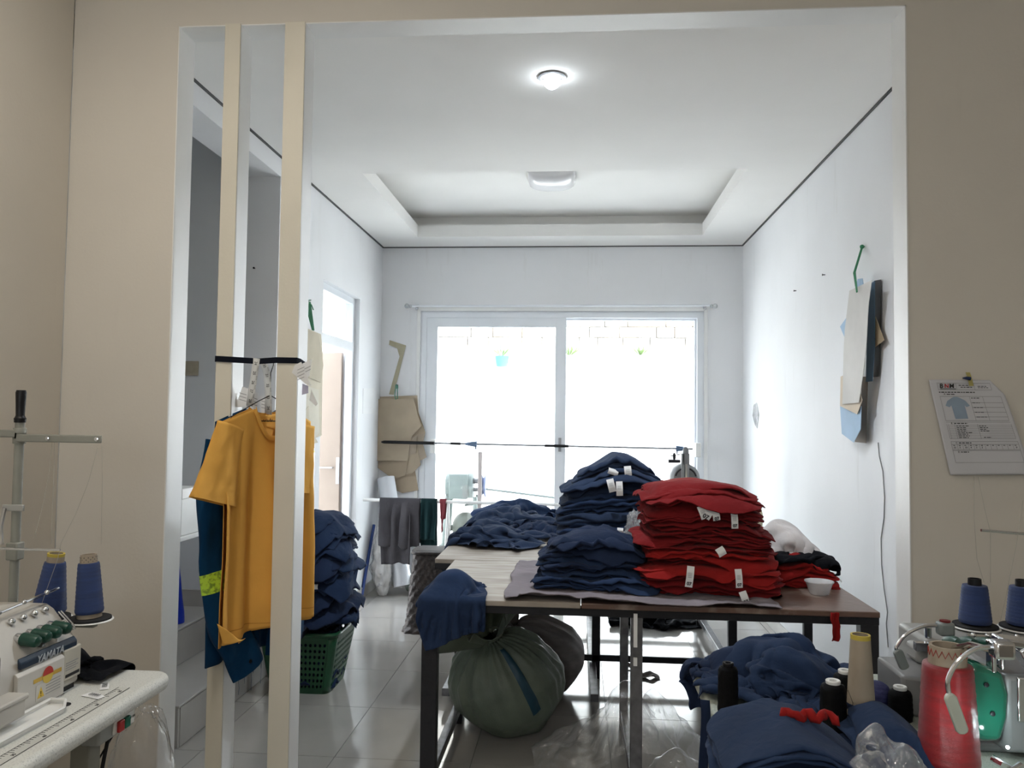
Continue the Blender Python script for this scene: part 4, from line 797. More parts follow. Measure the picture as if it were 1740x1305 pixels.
m = MB(); m.grid(bagf(.86), 60, 60, True); m.build('scraps', SCR, t, smooth=True, ang=180); m = MB(); m.grid(bagf(1.03), 60, 60, True); m.build('film', FILM, t, smooth=True, ang=180)
p0, p1 = at(637, 892, 'x', XL+.03), at(614, 1019, 'z', 0); m = MB(); m.tube([(p1.x+.0, p1.y, .012), (XL+.022, p0.y, p0.z)], .013, 12); m.build('blue_stick', M('blue broom stick plastic', (.02, .06, .26), .4), smooth=True, **T('blue stick leaning in the corner beside the scrap bag', 'stick'))
p = at(712, 1008, 'z', 0); film_blob('green_bag', (p.x-.02, p.y, .075), (.10, .10, .085), 5, 'small green bag on the floor behind the wicker stool', M('green bag plastic', (.12, .17, .12), .5, .2, 12), .3)
# wicker patterned stool
p = at(752, 1068, 'z', 0); t = thing('wicker_stool', 'dark brown wicker patterned stool beside the long table', 'stool', (-1.0, p.y+.02, 0)); WICK = M('dark brown wicker plastic', (.045, .033, .03), .45, .3, 40, .5, 90)
n = 40; hh = .54
def wk(u, v):
    a = u*2*PI; c, s = math.cos(a), math.sin(a); q = 1/((abs(c)**5+abs(s)**5)**.2); r = (.185-.05*v)*q*(1+.014*math.sin(a*24+v*46)+.014*math.sin(a*24-v*46))
    if v < .05: r *= 1.08
    return (r*c, r*s, v*hh)
m = MB(); m.grid(wk, 144, 46, True); m.build('body', WICK, t, smooth=True, ang=180, recalc=False)
m = MB(); pr = [(.15*math.cos(a)/((abs(math.cos(a))**5+abs(math.sin(a))**5)**.2), .15*math.sin(a)/((abs(math.cos(a))**5+abs(math.sin(a))**5)**.2)) for a in np.linspace(0, 2*PI, 40, endpoint=False)]; m.prism(pr, hh-.01, hh+.012); s_ = m.build('seat', WICK, t, bevel=.006)
m = MB(); [m.b2((-.11, -.11+.02*k, hh+.012), (.11, -.104+.02*k, hh+.016)) for k in range(12)]; m.build('seat_ribs', M('grey stool top', (.22, .21, .21), .4), s_)
# ================================================================== BETWEEN THE POSTS
strap_y = Y1-.0125
def band(pts, w, th, mat, name, parent=None, **tags):
    """flat ribbon through pts, standing on edge"""
    m = MB(); pts = [Vector(p) for p in pts]; n = len(pts)
    for k, p in enumerate(pts):
        t_ = (pts[min(k+1, n-1)]-pts[max(k-1, 0)]).normalized(); s = Vector((0, 0, 1)); s = (s-t_*s.dot(t_)).normalized(); q = t_.cross(s)
        for a, b in ((-1, -1), (1, -1), (1, 1), (-1, 1)): m.v.append(tuple(p+s*a*w/2+q*b*th/2))
    for k in range(n-1):
        for e in range(4): m.f.append((4*k+e, 4*k+(e+1) % 4, 4*k+4+(e+1) % 4, 4*k+4+e))
    m.f += [(0, 1, 2, 3), tuple(4*(n-1)+e for e in (3, 2, 1, 0))]
    return m.build(name, mat, parent, smooth=True, ang=40, **tags)
STRAP = cloth_mat('black webbing', (.008, .010, .018)); zs = at(380, 610, 'y', Y1).z; zm = at(445, 613, 'y', Y1).z
band([(P1[0]-.006, Y2-.06, zs), (P1[0]-.007, Y1-.0, zs), (P1[0]-.0, strap_y-.003, zs), (P1[1], strap_y-.003, zs-.003), ((P1[1]+P2[0])/2, Y1+.03, zm), (P2[0], strap_y-.003, zs-.004), (P2[1]+.0, strap_y-.003, zs-.005), (P2[1]+.007, Y1, zs-.008), (P2[1]+.008, Y2-.05, zs-.02)], .021, .003, STRAP, 'webbing_strap', **T('black webbing strap stretched across both slim posts', 'strap'))
xm = (P1[1]+P2[0])/2; ymid = Y1+.03
# ---- the yellow T-shirt, turned away so that it passes before one post and behind the other
SD = Vector((.35, .936, 0)).normalized(); SN = Vector((SD.y, -SD.x, 0)); SO = Vector((-1.13, 2.865, at(455, 690, 'y', 2.86).z+.005))
TEE = cloth_mat('amber yellow jersey', (.76, .40, .085), var=.05, wr=.12, wscale=9); DKY = M('dark neck print', (.12, .07, .03), .8)
def shirt_frame(o): return frame(o, SD, (0, 0, 1))     # x along the shoulders, y up, z toward the viewer
def tee_body(W, hem, seed, side, neck=.092, scoop=.105, fold=.016, depth=.02):
    def fn(u, v):
        a = (u-.5)*2; x0 = a*W*(.93+.07*v); ax_ = abs(a*W)
        sh = -.015-.30*max(0, ax_-neck)
        top = sh if ax_ > neck else -.015-(scoop if side > 0 else .022)*(1-(ax_/neck)**2.2)
        z = top*(1-v)+hem*v; f = min(1, (top-z)/.30)
        fo = 1.5*fold*f*(math.sin(a*6.2+seed+.8*nz(v*1.5, a, seed))+.6*math.sin(a*13+seed*2))*(1 if side > 0 else .7)
        thick = depth*(1-abs(a)**4)*(1-.5*math.exp(-f*3))+.002
        return (x0+.006*nz(v*4, a*3, seed, 2), z+(.010*math.sin(a*4+seed) if v > .98 else 0), side*thick+fo)
    return fn
t = thing('yellow_tshirt', 'amber yellow short sleeved T-shirt hanging between the slim posts', 'T-shirt', SO, rot=frame((0, 0, 0), SD, (0, 0, 1)).to_euler())
hem = -(SO.z-at(420, 1078, 'y', 2.76).z); Wt = .245
m = MB(); m.grid(tee_body(Wt, hem, 1.2, 1), 90, 70); m.build('front', TEE, t, smooth=True, ang=180, solid=.0015, recalc=False)
m = MB(); m.grid(tee_body(Wt+.002, hem-.012, 1.2, -1), 90, 70); m.build('back', TEE, t, smooth=True, ang=180, solid=.0015, recalc=False)
def sleeve(s, x0, x1, z0, z1, wa, wb, th, seed):
    """flattened tube hanging from the armhole"""
    def fn(u, v):
        a = u*2*PI; c = Vector((s*(x0+(x1-x0)*v), z0+(z1-z0)*v)); d = Vector((s*(x1-x0), z1-z0)).normalized(); q = Vector((-d.y, d.x))
        w_ = wa+(wb-wa)*v; e = math.cos(a)*w_; h = math.sin(a)*(th*(.6+.4*v))+.006*math.sin(a*3+v*5+seed)*v+.004*nz(v*5, math.cos(a)*3, seed)
        return (c.x+q.x*e, c.y+q.y*e, h)
    return fn
for s in (-1, 1):
    m = MB(); m.grid(sleeve(s, .190, .262 if s < 0 else .16, -.075, -.335, .062, .098 if s < 0 else .08, .034, 2+s), 48, 26, True); o = m.build('sleeve', TEE, t, smooth=True, ang=180, solid=.0015, recalc=False)
    m = MB(); fn = sleeve(s, .190, .262 if s < 0 else .16, -.075, -.335, .062, .098 if s < 0 else .08, .034, 2+s); m.grid(lambda u, v: Vector(fn(u, .93+.07*v))*1.0+Vector((0, 0, .0022 if math.sin(u*2*PI) > 0 else -.0022)), 48, 3, True); m.build('cuff_hem', TEE, o, smooth=True, ang=180, recalc=False)
def collar(side):
    def fn(u, v):
        a = (u-.5)*2; x = a*.092; z = -.015-(.105 if side > 0 else .022)*(1-abs(a)**2.2); ln = Vector((x*1.0, .06 if side > 0 else .05)).normalized(); w_ = (v-.5)*.020
        return (x*(1+.10*(.5-v)), z+w_*.95-.004, side*(.020*(1-.25*abs(a)**4))+.0035*math.sin(v*PI)*side)
    return fn
for sd in (1, -1): m = MB(); m.grid(collar(sd), 40, 7); m.build('collar_band', TEE, t, smooth=True, ang=180, solid=.002, recalc=False)
m = MB(); m.grid(lambda u, v: (Vector(tee_body(Wt, hem, 1.2, 1)(u, .962+.003*v))+Vector((0, 0, .0016))), 90, 3); m.build('hem_stitch', M('amber stitching', (.50, .22, .035), .9), t, smooth=True, ang=180, recalc=False)
m = MB(); xk = -Wt+.02
for k in range(1): m.grid(lambda u, v, k=k: (xk-.04+u*.10+.02*v, hem+.075-.09*u*(1-v)-.075*v+.02*k, .035+.022*math.sin(u*PI)*(1-.4*v)-.02*k*u+.012*v), 12, 10)
m.build('turned_corner', TEE, t, smooth=True, ang=180, solid=.002, recalc=False)
for k in range(3): m = MB(); m.tube([(-.02+.018*k, -.055+.002*k, -.012), (-.014+.018*k, -.062, -.0115), (-.008+.018*k, -.055, -.012)], .0018, 5); m.build('neck_print', DKY, t)
# wire hanger carrying it
hg = thing('wire_hanger', 'thin dark wire hanger holding the yellow T-shirt', 'hanger', SO, rot=frame((0, 0, 0), SD, (0, 0, 1)).to_euler()); hz = zm-SO.z
m = MB(); m.tube([(-.0, hz+.002, 0), (.006, hz+.016, 0), (.016, hz+.012, 0), (.013, hz-.01, 0), (.0, hz-.04, 0), (.0, .035, 0)], .0018, 8); m.build('hook', BLACKP, hg, smooth=True)
m = MB(); m.tube([(0, .035, 0), (-.06, .012, 0), (-.19, -.045, 0), (-.195, -.055, 0), (-.18, -.06, 0), (.18, -.06, 0), (.195, -.055, 0), (.19, -.045, 0), (.06, .012, 0), (0, .035, 0)], .0018, 8); m.build('shoulder_wire', BLACKP, hg, smooth=True)
# ---- blue workwear shirt hanging behind the T-shirt
BW = cloth_mat('petrol blue workwear', (.004, .045, .115)); t = thing('work_shirt', 'petrol blue long sleeved work shirt with a reflective band behind the yellow T-shirt', 'shirt', SO-SN*.085+SD*(.06), rot=frame((0, 0, 0), SD, (0, 0, 1)).to_euler())
for sd, nm in ((1, 'front'), (-1, 'back')): m = MB(); m.grid(tee_body(.255, hem-.10, 2.6, sd, depth=.018), 70, 50); m.build(nm, BW, t, smooth=True, ang=180, solid=.002, recalc=False)
def long_sleeve(s, seed):
    P_ = [(.16, -.14), (.17, -.32), (.15, -.55), (.11, -.78), (.06, -.95)] if s > 0 else [(.20, -.14), (.235, -.32), (.245, -.55), (.20, -.78), (.11, -.95)]
    def fn(u, v, off=0):
        a = u*2*PI; k = v*(len(P_)-1); i = min(int(k), len(P_)-2); f = k-i; c = Vector(P_[i]).lerp(Vector(P_[i+1]), f); d = (Vector(P_[i+1])-Vector(P_[i])).normalized(); q = Vector((-d.y, d.x)); w_ = .085-.015*v
        e = math.cos(a)*(w_+off); h = math.sin(a)*(.030+off)+.008*math.sin(a*2+v*14+seed)+.005*nz(v*9, math.cos(a)*3, seed)
        return (s*(c.x+q.x*e), c.y+q.y*e, h+.055*v)
    return fn
HV = M('lime reflective band', (.50, .75, .06), .35, .25, 60, .2, 90, col2=(.20, .34, .04), contrast=(.40, .52))
for s in (-1, 1):
    f_ = long_sleeve(s, s+3); m = MB(); m.grid(f_, 48, 60, True); sl = m.build('long_sleeve', BW, t, smooth=True, ang=180, solid=.002, recalc=False)
    m = MB(); m.grid(lambda u, v: f_(u, .525+.075*v, .003), 48, 8, True); m.build('reflective_band', HV, sl, smooth=True, ang=180, recalc=False)
    m = MB(); m.grid(lambda u, v: f_(u, .90+.10*v, .003), 48, 8, True); m.build('cuff', BW, sl, smooth=True, ang=180, recalc=False)
    b_ = f_(.25, .95); m = MB(); m.lathe([(.007, 0), (.007, .002), (.004, .003)], 12, c=(b_[0], b_[1], b_[2]+.004)); m.build('cuff_button', BLACKP, sl)
for k in range(6):
    b_ = long_sleeve(-1, 2)(.1+.12*k, 1.0); m = MB(); m.tube([(b_[0], b_[1]+.004, b_[2]), (b_[0]+.004, b_[1]-.03, b_[2]), (b_[0]-.003, b_[1]-.05-.012*(k % 3), b_[2]+.004)], .0007, 4); m.build('loose_thread', BW, t)
# ---- measuring tapes, papers and straps hanging with them
TAPE = M('white measuring tape', (.66, .67, .66), .6, .03, 30)
def ribbon(pts, w, mat, name, parent=None, facing=(0, -1, 0), **tags):
    m = MB(); pts = [Vector(p) for p in pts]; n = len(pts); F_ = Vector(facing)
    for k, p in enumerate(pts): t_ = (pts[min(k+1, n-1)]-pts[max(k-1, 0)]).normalized(); q = t_.cross(F_).normalized(); m.v += [tuple(p-q*w/2), tuple(p+q*w/2)]
    m.f = [(2*k, 2*k+1, 2*k+3, 2*k+2) for k in range(n-1)]
    return m.build(name, mat, parent, smooth=True, ang=180, solid=.0008, recalc=False, **tags)
def tape(name, px, label, num0, yy, rows):
    pts = [at(x, y, 'y', yy) for x, y in px]; o = ribbon(pts, .026, TAPE, name, **T(label, 'measuring tape', 'measuring tapes'))
    for k in range(rows):
        f = (k+.5)/rows*(len(pts)-1); i = int(f); p = pts[i].lerp(pts[min(i+1, len(pts)-1)], f-i); d = (pts[min(i+1, len(pts)-1)]-pts[i]).normalized()
        text(str(num0+k), .014, INK, o, frame(p+Vector((0, -.0014, 0)), d, Vector((0, -1, 0)).cross(d)), 'numeral')
        mk = MB(); q = d.cross(Vector((0, 1, 0))).normalized()
        for j in range(4): c = p+d*(.004*j+.010); mk.add([c+q*.013+Vector((0, -.0012, 0)), c+q*.008+Vector((0, -.0012, 0)), c+q*.008+d*.0009+Vector((0, -.0012, 0)), c+q*.013+d*.0009+Vector((0, -.0012, 0))], [(0, 1, 2, 3)])
        mk.build('tick_marks', INK, o, recalc=False)
    return o
tape('measuring_tape', [(436, 609), (433, 630), (430, 650), (427, 668), (424, 690)], 'white measuring tape hanging straight from the black strap', 24, Y1+.02, 5)
tape('measuring_tape', [(447, 613), (453, 634), (455, 655), (456, 680), (456, 702)], 'white measuring tape hanging behind the wire hanger', 30, Y1+.055, 5)
def paper(name, pts, yy, label, mat=TAG, th=.0008, lines=3, cat='paper', fold=0):
    P_ = [at(x, y, 'y', yy+fold*(i % 2)) for i, (x, y) in enumerate(pts)]; n = len(P_); m = MB(); m.v = [tuple(p) for p in P_]+[tuple(p+Vector((0, -th, 0))) for p in P_]
    m.f = [tuple(range(n)), tuple(range(2*n-1, n-1, -1))]+[(k, (k+1) % n, n+(k+1) % n, n+k) for k in range(n)]; o = m.build(name, mat, **T(label, cat))
    c = sum(P_, Vector())/n; ux = (P_[1]-P_[0]).normalized(); uy = Vector((0, -1, 0)).cross(ux)*1; ln = MB()
    for k in range(lines): q = c+Vector((0, -th-.0006, .012*(k-lines/2+.5))); ln.add([q-ux*.014, q+ux*.014, q+ux*.014+Vector((0, 0, .0022)), q-ux*.014+Vector((0, 0, .0022))], [(0, 1, 2, 3)])
    if lines: ln.build('print_lines', M('grey print', (.3, .3, .3), .8, 0), o, recalc=False)
    return o
paper('paper_slip', [(412, 657), (422, 660), (418, 692), (400, 692)], Y1+.05, 'folded white printed slip hanging behind the strap beside the tape')
paper('paper_slip', [(428, 664), (439, 668), (436, 700), (424, 698)], Y1+.075, 'narrow white printed slip tucked behind the wire hanger')
paper('paper_slip', [(440, 672), (456, 676), (462, 705), (444, 702)], Y1+.07, 'small white printed slip at the neck of the T-shirt')
ys_ = Y1-.02
paper('price_tag', [(501, 620), (512, 615), (529, 656), (519, 652), (496, 633)], ys_, 'crumpled white paper tag stuck to the strap on the slim post', lines=4)
paper('price_tag', [(514, 618), (530, 610), (526, 638), (520, 646)], ys_+.012, 'pointed white paper scrap folded over the strap end', lines=2)
paper('price_tag', [(524, 650), (532, 668), (540, 686), (537, 690), (526, 680), (529, 662)], ys_, 'curling white paper tail dangling below the strap end', lines=0)
paper('price_tag', [(514, 652), (524, 656), (524, 668), (513, 671)], ys_+.02, 'pale lilac paper scrap behind the strap end', M('lilac paper', (.50, .48, .62), .7), lines=0)
# ================================================================== LEFT SIDE OF THE INNER ROOM
# basket with round holes
bx0, bx1, by0, by1, bh = -1.70, -1.25, 4.17, 4.62, .345
GRNP = M('dark green plastic', (.010, .075, .032), .35, .06, 6, spec=.5)
t = thing('laundry_basket', 'dark green plastic basket with round holes, heaped with navy garments', 'basket', ((bx0+bx1)/2, (by0+by1)/2, 0)); hw = (bx1-bx0)/2
def bw(a, z):  # ring point at parameter a (0..4 sides) and height
    k = hw-.062*(1-z/bh); s = int(a) % 4; f = (a-int(a))*2-1; x, y = ((f, -1), (1, f), (-f, 1), (-1, -f))[s]; q = 1/((abs(x)**9+abs(y)**9)**(1/9)); return Vector((x*k*min(1, q*1.0), y*k*min(1, q), z))
for s in range(4):
    m = MB(); nc, nr = 13, 8; zz0, zz1 = .025, .285
    for i in range(nc):
        for j in range(nr):
            a0, a1 = s+.10+.80*i/nc, s+.10+.80*(i+1)/nc; z0, z1 = zz0+(zz1-zz0)*j/nr, zz0+(zz1-zz0)*(j+1)/nr; ca, cz = (a0+a1)/2, (z0+z1)/2; o = len(m.v)
            sq_ = [(a0, z0), (ca, z0), (a1, z0), (a1, cz), (a1, z1), (ca, z1), (a0, z1), (a0, cz)]
            for (a, z), th in zip(sq_, [-135, -90, -45, 0, 45, 90, 135, 180]): m.v.append(tuple(bw(a, z))); r = math.radians(th); m.v.append(tuple(bw(ca+math.cos(r)*(a1-a0)*.30, cz+math.sin(r)*(z1-z0)*.30)))
            m.f += [(o+2*q, o+2*((q+1) % 8), o+2*((q+1) % 8)+1, o+2*q+1) for q in range(8)]
    m.build('perforated_side', GRNP, t, solid=.0025)
    m = MB(); m.grid(lambda u, v: bw(s-.10+.20*u, .0+.30*v), 9, 8); m.build('corner', GRNP, t, smooth=True, solid=.0025, ang=50)
    m = MB(); m.grid(lambda u, v: bw(s+.1+.8*u, .285+.03*v), 9, 3); m.grid(lambda u, v: bw(s+.1+.8*u, .0+.025*v), 9, 3); m.build('side_band', GRNP, t, solid=.0025)
m = MB(); m.tube([bw(a, bh-.02)*1.0+Vector((0, 0, .0)) for a in np.linspace(0, 4, 64, endpoint=False)], .011, 8, closed=True); m.grid(lambda u, v: bw(4*u, .30+.03*v), 64, 3, True); m.build('rim', GRNP, t, smooth=True)
m = MB(); m.prism([tuple(bw(a, 0).xy) for a in np.linspace(0, 4, 48, endpoint=False)], .002, .008); m.build('bottom', GRNP, t)
gc = Vector(((bx0+bx1)/2+.005, (by0+by1)/2, .012))
def warp_b(x, y, z, r):
    t_ = z/.98; k = (.66 if z < .32 else .66+.34*min(1, (z-.32)/.05)) if True else 1
    k *= 1-.10*max(0, t_-.75)/.25; dome = .05*max(0, t_-.4)*(1-(x/.22)**2-.6*(y/.22)**2); lean = -.01*t_
    dr = (.045*max(0, (-y-.10)/.12)**1.4+.03*max(0, (abs(x)-.12)/.1)**1.5) if z > .40 else 0
    return (x*k+lean+.014*nz(z*9, y*4, 1, 5), y*k+.014*nz(x*5, z*9, 2, 4), max(.002, z+dome-dr+.016*nz(x*7, y*7, z*4, 3)+.012*nz(x*15, y*13, z*9, 6)))
stack('navy_bundle_garment', gc, .44, .44, [.031+.008*((k*5) % 3)/2 for k in range(26)], warp_b, [NAVY2, NAVY, NAVY2], 61, 'folded navy garment, %s in the heap on the green basket', 'garment', 'folded navy garments in the green basket', 2, .026, 48, .35, .016, rip=.022, sk=lambda k: dict(flap=.95 if k > 10 else 0, fout=.035, fdrop=.055))
BG = [o for o in bpy.data.objects if o.name.startswith('navy_bundle_garment')]; bg_ = min(BG, key=lambda o: abs(o.location.z+sum(v.co.z for v in o.data.vertices)/len(o.data.vertices)-.62)); tag_strip(bg_, at(536, 993, 'y', by0-.035), .028, .025, .05, 0, txt=None)
# patterns hung on the side wall beside the door
PAPB = [M('beige pattern paper %d' % i, c, .8, .06, 6, .05, 60) for i, c in enumerate(((.60, .54, .42), (.52, .46, .35), (.64, .60, .50)))]
G2 = 'beige paper patterns beside the side door'
for k, (pts, lab) in enumerate((
    ([(517, 556), (545, 568), (548, 600), (546, 740), (516, 752)], 'long beige paper pattern hanging flat against the door wall'),
    ([(518, 560), (540, 566), (545, 590), (549, 620), (545, 650), (520, 640)], 'beige paper pattern bulging toward the side door'),
    ([(517, 655), (541, 662), (542, 735), (532, 747), (516, 735)], 'lower beige paper pattern with a punched corner beside the door'),
    ([(516, 700), (524, 690), (526, 728), (540, 752), (518, 757)], 'torn beige paper pattern at the bottom of the door wall bundle'))):
    card('paper_pattern', pts, 'x', XL+.008+.008*k, .002, PAPB[k % 3], lab, 'pattern', G2)
p0, p1 = at(521, 512, 'x', XL), at(523, 562, 'x', XL); t = thing('green_string', 'green string loop holding the beige patterns beside the door', 'string', (XL, p0.y, p0.z)); GS = M('green raffia string', (.03, .22, .10), .6)
for k in range(3): m = MB(); m.tube([(.012, -.03+.03*k, 0), (.03, -.035+.03*k, -.10), (.045, -.005+.012*k, p1.z-p0.z)], .005, 6); m.build('strand', GS, t, smooth=True)
m = MB(); m.tube([(.0, 0, .005), (.03, 0, .008)], .003, 6); m.tube([(.012, 0, 0), (.02, .04, -.02), (.022, .07, -.045)], .004, 6); m.build('nail_knot', GS, t)
# pale board with stickers under the patterns
p0, p1 = at(512, 755, 'x', XL+.03), at(537, 755, 'x', XL+.03); t = thing('white_board', 'pale glossy board with a yellow line leaning on the door wall', 'board', (XL, 0, 0)); zt_b = p1.z-.02
m = MB(); m.b2((.004, p0.y-.35, .0), (.024, p1.y, zt_b)); m.build('panel', M('pale blue white laminate', (.62, .66, .72), .25, .03, 3), t, bevel=.003)
z_ = at(530, 768, 'x', XL+.03).z; m = MB(); m.b2((.0245, p0.y-.3, z_-.006), (.0255, p1.y-.01, z_+.006)); m.build('yellow_line', M('yellow tape', (.70, .62, .12), .5), t)
z_ = at(524, 797, 'x', XL+.03).z; m = MB(); m.prism([(.12*math.cos(a), .035*math.sin(a)) for a in np.linspace(0, 2*PI, 24, endpoint=False)], 0, .001, m=frame((.0246, p0.y+.07, z_), (0, 1, 0), (0, 0, 1))); m.build('sticker', M('pale sticker', (.74, .84, .88), .4), t)
# things in the stair recess
p = at(326, 626, 'y', AY); t = thing('wall_switch', 'old cream wall switch on the stairwell wall', 'wall switch', (p.x, AY, p.z)); CS = M('aged cream plastic', (.42, .37, .27), .5)
m = MB(); m.box((0, -.006, 0), (.085, .012, .085)); m.build('plate', CS, t, bevel=.003); m = MB(); m.box((0, -.014, 0), (.035, .008, .045), (.12, 0, 0)); m.build('rocker', CS, t, bevel=.002)
p = at(310, 866, 'y', 3.75); t = thing('white_box', 'white lidded box on the stairwell wall shelf behind the opening edge', 'box', (p.x-.06, 3.78, p.z-.12))
m = MB(); m.box((0, 0, .09), (.17, .18, .18)); m.build('body', WHITEP, t, bevel=.004); m = MB(); m.box((0, 0, .20), (.178, .188, .05)); m.build('lid', WHITEP, t, bevel=.004)
m = MB(); m.box((-.02, 0, -.012), (.24, .24, .02)); s_ = m.build('shelf', WPAINT, t, bevel=.002); m = MB(); m.box((-.10, .0, -.012-(p.z-.12-.40)/2-.0), (.02, .02, p.z-.12-.40)); m.build('shelf_post', RAWMET, t)
p = at(304, 950, 'y', 4.1); m = MB(); zb = .38
m.grid(lambda u, v: (p.x-.10+.13*math.cos(u*6.283)*(1-.35*v)*(.96+.06*nz(math.cos(u*6.3)*2, v*4, 2)), 4.12+.08*math.sin(u*6.283)*(1-.6*v), .382+v*(at(304, 920, 'y', 4.1).z-.38)), 36, 16, True); m.build('blue_bag', M('bright blue plastic bag', (.008, .03, .36), .4, .1, 8), smooth=True, ang=60, **T('bright blue bag standing on the stair landing', 'bag'))
p = at(303, 1025, 'z', .38); t = thing('grey_shoe', 'grey shoe resting on the stair tread behind the opening', 'shoe', (p.x-.05, p.y, .38), rz=.3)
m = MB(); m.grid(lambda u, v: ((.13-.02*v)*math.cos(u*6.283)*(1 if v < .6 else 1-(v-.6)*1.1)-.03*v, (.045-.012*v)*math.sin(u*6.283), .012+.075*v*(1-.35*max(0, math.cos(u*6.283)))), 32, 10, True); m.build('upper', M('grey shoe cloth', (.30, .29, .28), .8), t, smooth=True, solid=.003)
m = MB(); m.prism([(.138*math.cos(a), .05*math.sin(a)*(1+.1*math.cos(a))) for a in np.linspace(0, 2*PI, 28, endpoint=False)], 0, .018); m.build('sole', M('dark shoe sole', (.06, .06, .06), .7), t, bevel=.004)
# ================================================================== SEWING STATIONS
SPECK = M('speckled white worktop', (.60, .60, .56), .5, .1, 260, .05, 200, col2=(.40, .41, .39), contrast=(.32, .48)); SPECK2 = M('speckled grey green worktop', (.42, .45, .39), .5, .1, 260, .05, 200, col2=(.26, .30, .26), contrast=(.32, .5))
MACH = M('light machine enamel', (.52, .50, .46), .35, .05, 8, .02, 40, spec=.5); MACHG = M('grey machine enamel', (.20, .20, .20), .38, .06, 8, .03, 40, spec=.5); KNOB = M('dark green knob plastic', (.006, .055, .035), .35, .1, 20)
def worktop(name, label, x0, x1, y0, y1, h, mat, th=.045, parent_legs=True, nose=True):
    t = thing(name, label, 'table', (0, 0, 0)); m = MB(); r = .05; pts = []
    for cx, cy, a0 in ((x1-r, y0+r, -PI/2), (x1-r, y1-r, 0), (x0+r, y1-r, PI/2), (x0+r, y0+r, PI)): pts += [(cx+r*math.cos(a0+a), cy+r*math.sin(a0+a)) for a in np.linspace(0, PI/2, 7)]
    m.prism(pts, h-th, h); m.build('worktop', mat, t, bevel=.018, seg=4)
    for x in (x0+.09, x1-.09):
        m = MB(); m.b2((x-.025, y0+.25, .0), (x+.025, y0+.30, h-th)); m.build('leg', GREYMET, t, bevel=.003); m = MB(); m.b2((x-.025, y1-.30, .0), (x+.025, y1-.25, h-th)); m.build('leg', GREYMET, t, bevel=.003)
    m = MB(); m.b2((x0+.07, y1-.29, .12), (x1-.07, y1-.26, .16)); m.build('stretcher', GREYMET, t, bevel=.003)
    return t
HL = .75; LX0, LX1, LY0, LY1 = -1.885, at(272, 1150, 'z', HL).x+.012, 1.05, at(240, 1136, 'z', HL).y
LT = worktop('sewing_table', 'speckled white sewing table with a printed ruler along its edge', LX0, LX1, LY0, LY1, HL, SPECK)
# printed ruler along the edge
ru = MB(); ru.b2((LX1-.075, LY0+.05, HL+.0003), (LX1-.045, LY1-.16, HL+.0008)); ru = ru.build('ruler_strip', M('pale ruler print', (.55, .55, .51), .5), LT)
tk = MB()
for k in range(int((LY1-.17-LY0-.06)/.01)): y = LY0+.06+.01*k; L_ = .016 if k % 5 == 0 else .009; tk.b2((LX1-.075, y, HL+.0008), (LX1-.075+L_, y+.0016, HL+.0012))
for x in (LX1-.076, LX1-.045): tk.b2((x, LY0+.05, HL+.0008), (x+.0015, LY1-.16, HL+.0012))
tk.build('ruler_ticks', INK, ru, kind='stuff')
for k in range(10): text(str(10+5*k), .011, INK, ru, frame((LX1-.053, LY0+.10+.1*k, HL+.0011), (0, 1, 0), (-1, 0, 0)), 'numeral')
m = MB(); m.lathe([(.017, .0005), (.017, .0012), (.001, .0012)], 24); m.build('cable_hole', DARKMET, LT, loc=(at(108, 1198, 'z', HL).x, at(108, 1198, 'z', HL).y, HL))
# ---- overlock machine on the left table
fx = -1.335; t = thing('overlock_machine', 'light grey overlock sewing machine with green tension knobs on the white table', 'sewing machine', (fx, 1.72, HL))
def prism_y(prof, y0, y1):
    m = MB(); n = len(prof); m.v = [(x, y0, z) for x, z in prof]+[(x, y1, z) for x, z in prof]; m.f = [tuple(range(n)), tuple(range(2*n-1, n-1, -1))]+[(i, (i+1) % n, n+(i+1) % n, n+i) for i in range(n)]; return m
prism_y([(0, .012), (0, .112), (-.012, .130), (-.075, .205), (-.095, .218), (-.23, .218), (-.24, .20), (-.24, .012)], .0, .365).build('body', MACH, t, bevel=.008)
m = MB(); m.b2((-.235, .01, 0), (-.006, .355, .013)); m.build('base_gasket', BLACKP, t)
prism_y([(.001, .004), (.012, .006), (.012, .100), (.004, .108), (.001, .108)], .11, .285).build('front_cover', M('white machine cover', (.60, .58, .54), .35, .04, 6), t, bevel=.004)
prism_y([(.001, .03), (.007, .032), (.007, .112), (.001, .116)], .29, .362).build('side_cover', M('cream machine cover', (.56, .53, .45), .4, .04, 6), t, bevel=.004)
pl = prism_y([(-.002, .116), (.006, .112), (.006, .128), (-.004, .140)], .125, .345).build('name_plate', M('dark blue name plate', (.012, .028, .055), .3), t, bevel=.003)
text('YAMATA', .026, M('silver letters', (.45, .48, .52), .35), pl, frame((.0068, .235, .1195), (0, 1, 0), (0, 0, 1)), 'lettering', shear=.25, bold=.0006)
# stickers: warning label with round seal, rating plate
fc_ = bpy.data.objects[[c.name for c in t.children if c.name.startswith('front_cover')][0]]
def plate(px, y0, y1, z0, z1, mat, nm, par, x=.0125): m = MB(); m.b2((x, y0, z0), (x+.0005, y1, z1)); return m.build(nm, mat, par)
sk_ = plate(0, .175, .275, .022, .060, M('white warning label', (.62, .60, .55), .5), 'warning_label', fc_); tri = MB(); tri.add([(.0133, .180, .027), (.0133, .206, .027), (.0133, .193, .054)], [(0, 1, 2)]); tri.build('warning_triangle', M('warning yellow', (.70, .48, .05), .5), sk_); text('!', .018, INK, sk_, frame((.0136, .193, .036), (0, 1, 0), (0, 0, 1)), 'warning_mark')
ln = MB(); [ln.b2((.0131, .212, .028+.007*k), (.0134, .268, .030+.007*k)) for k in range(5)]; ln.build('print_lines', M('grey print', (.3, .3, .3), .8, 0), sk_, kind='stuff')
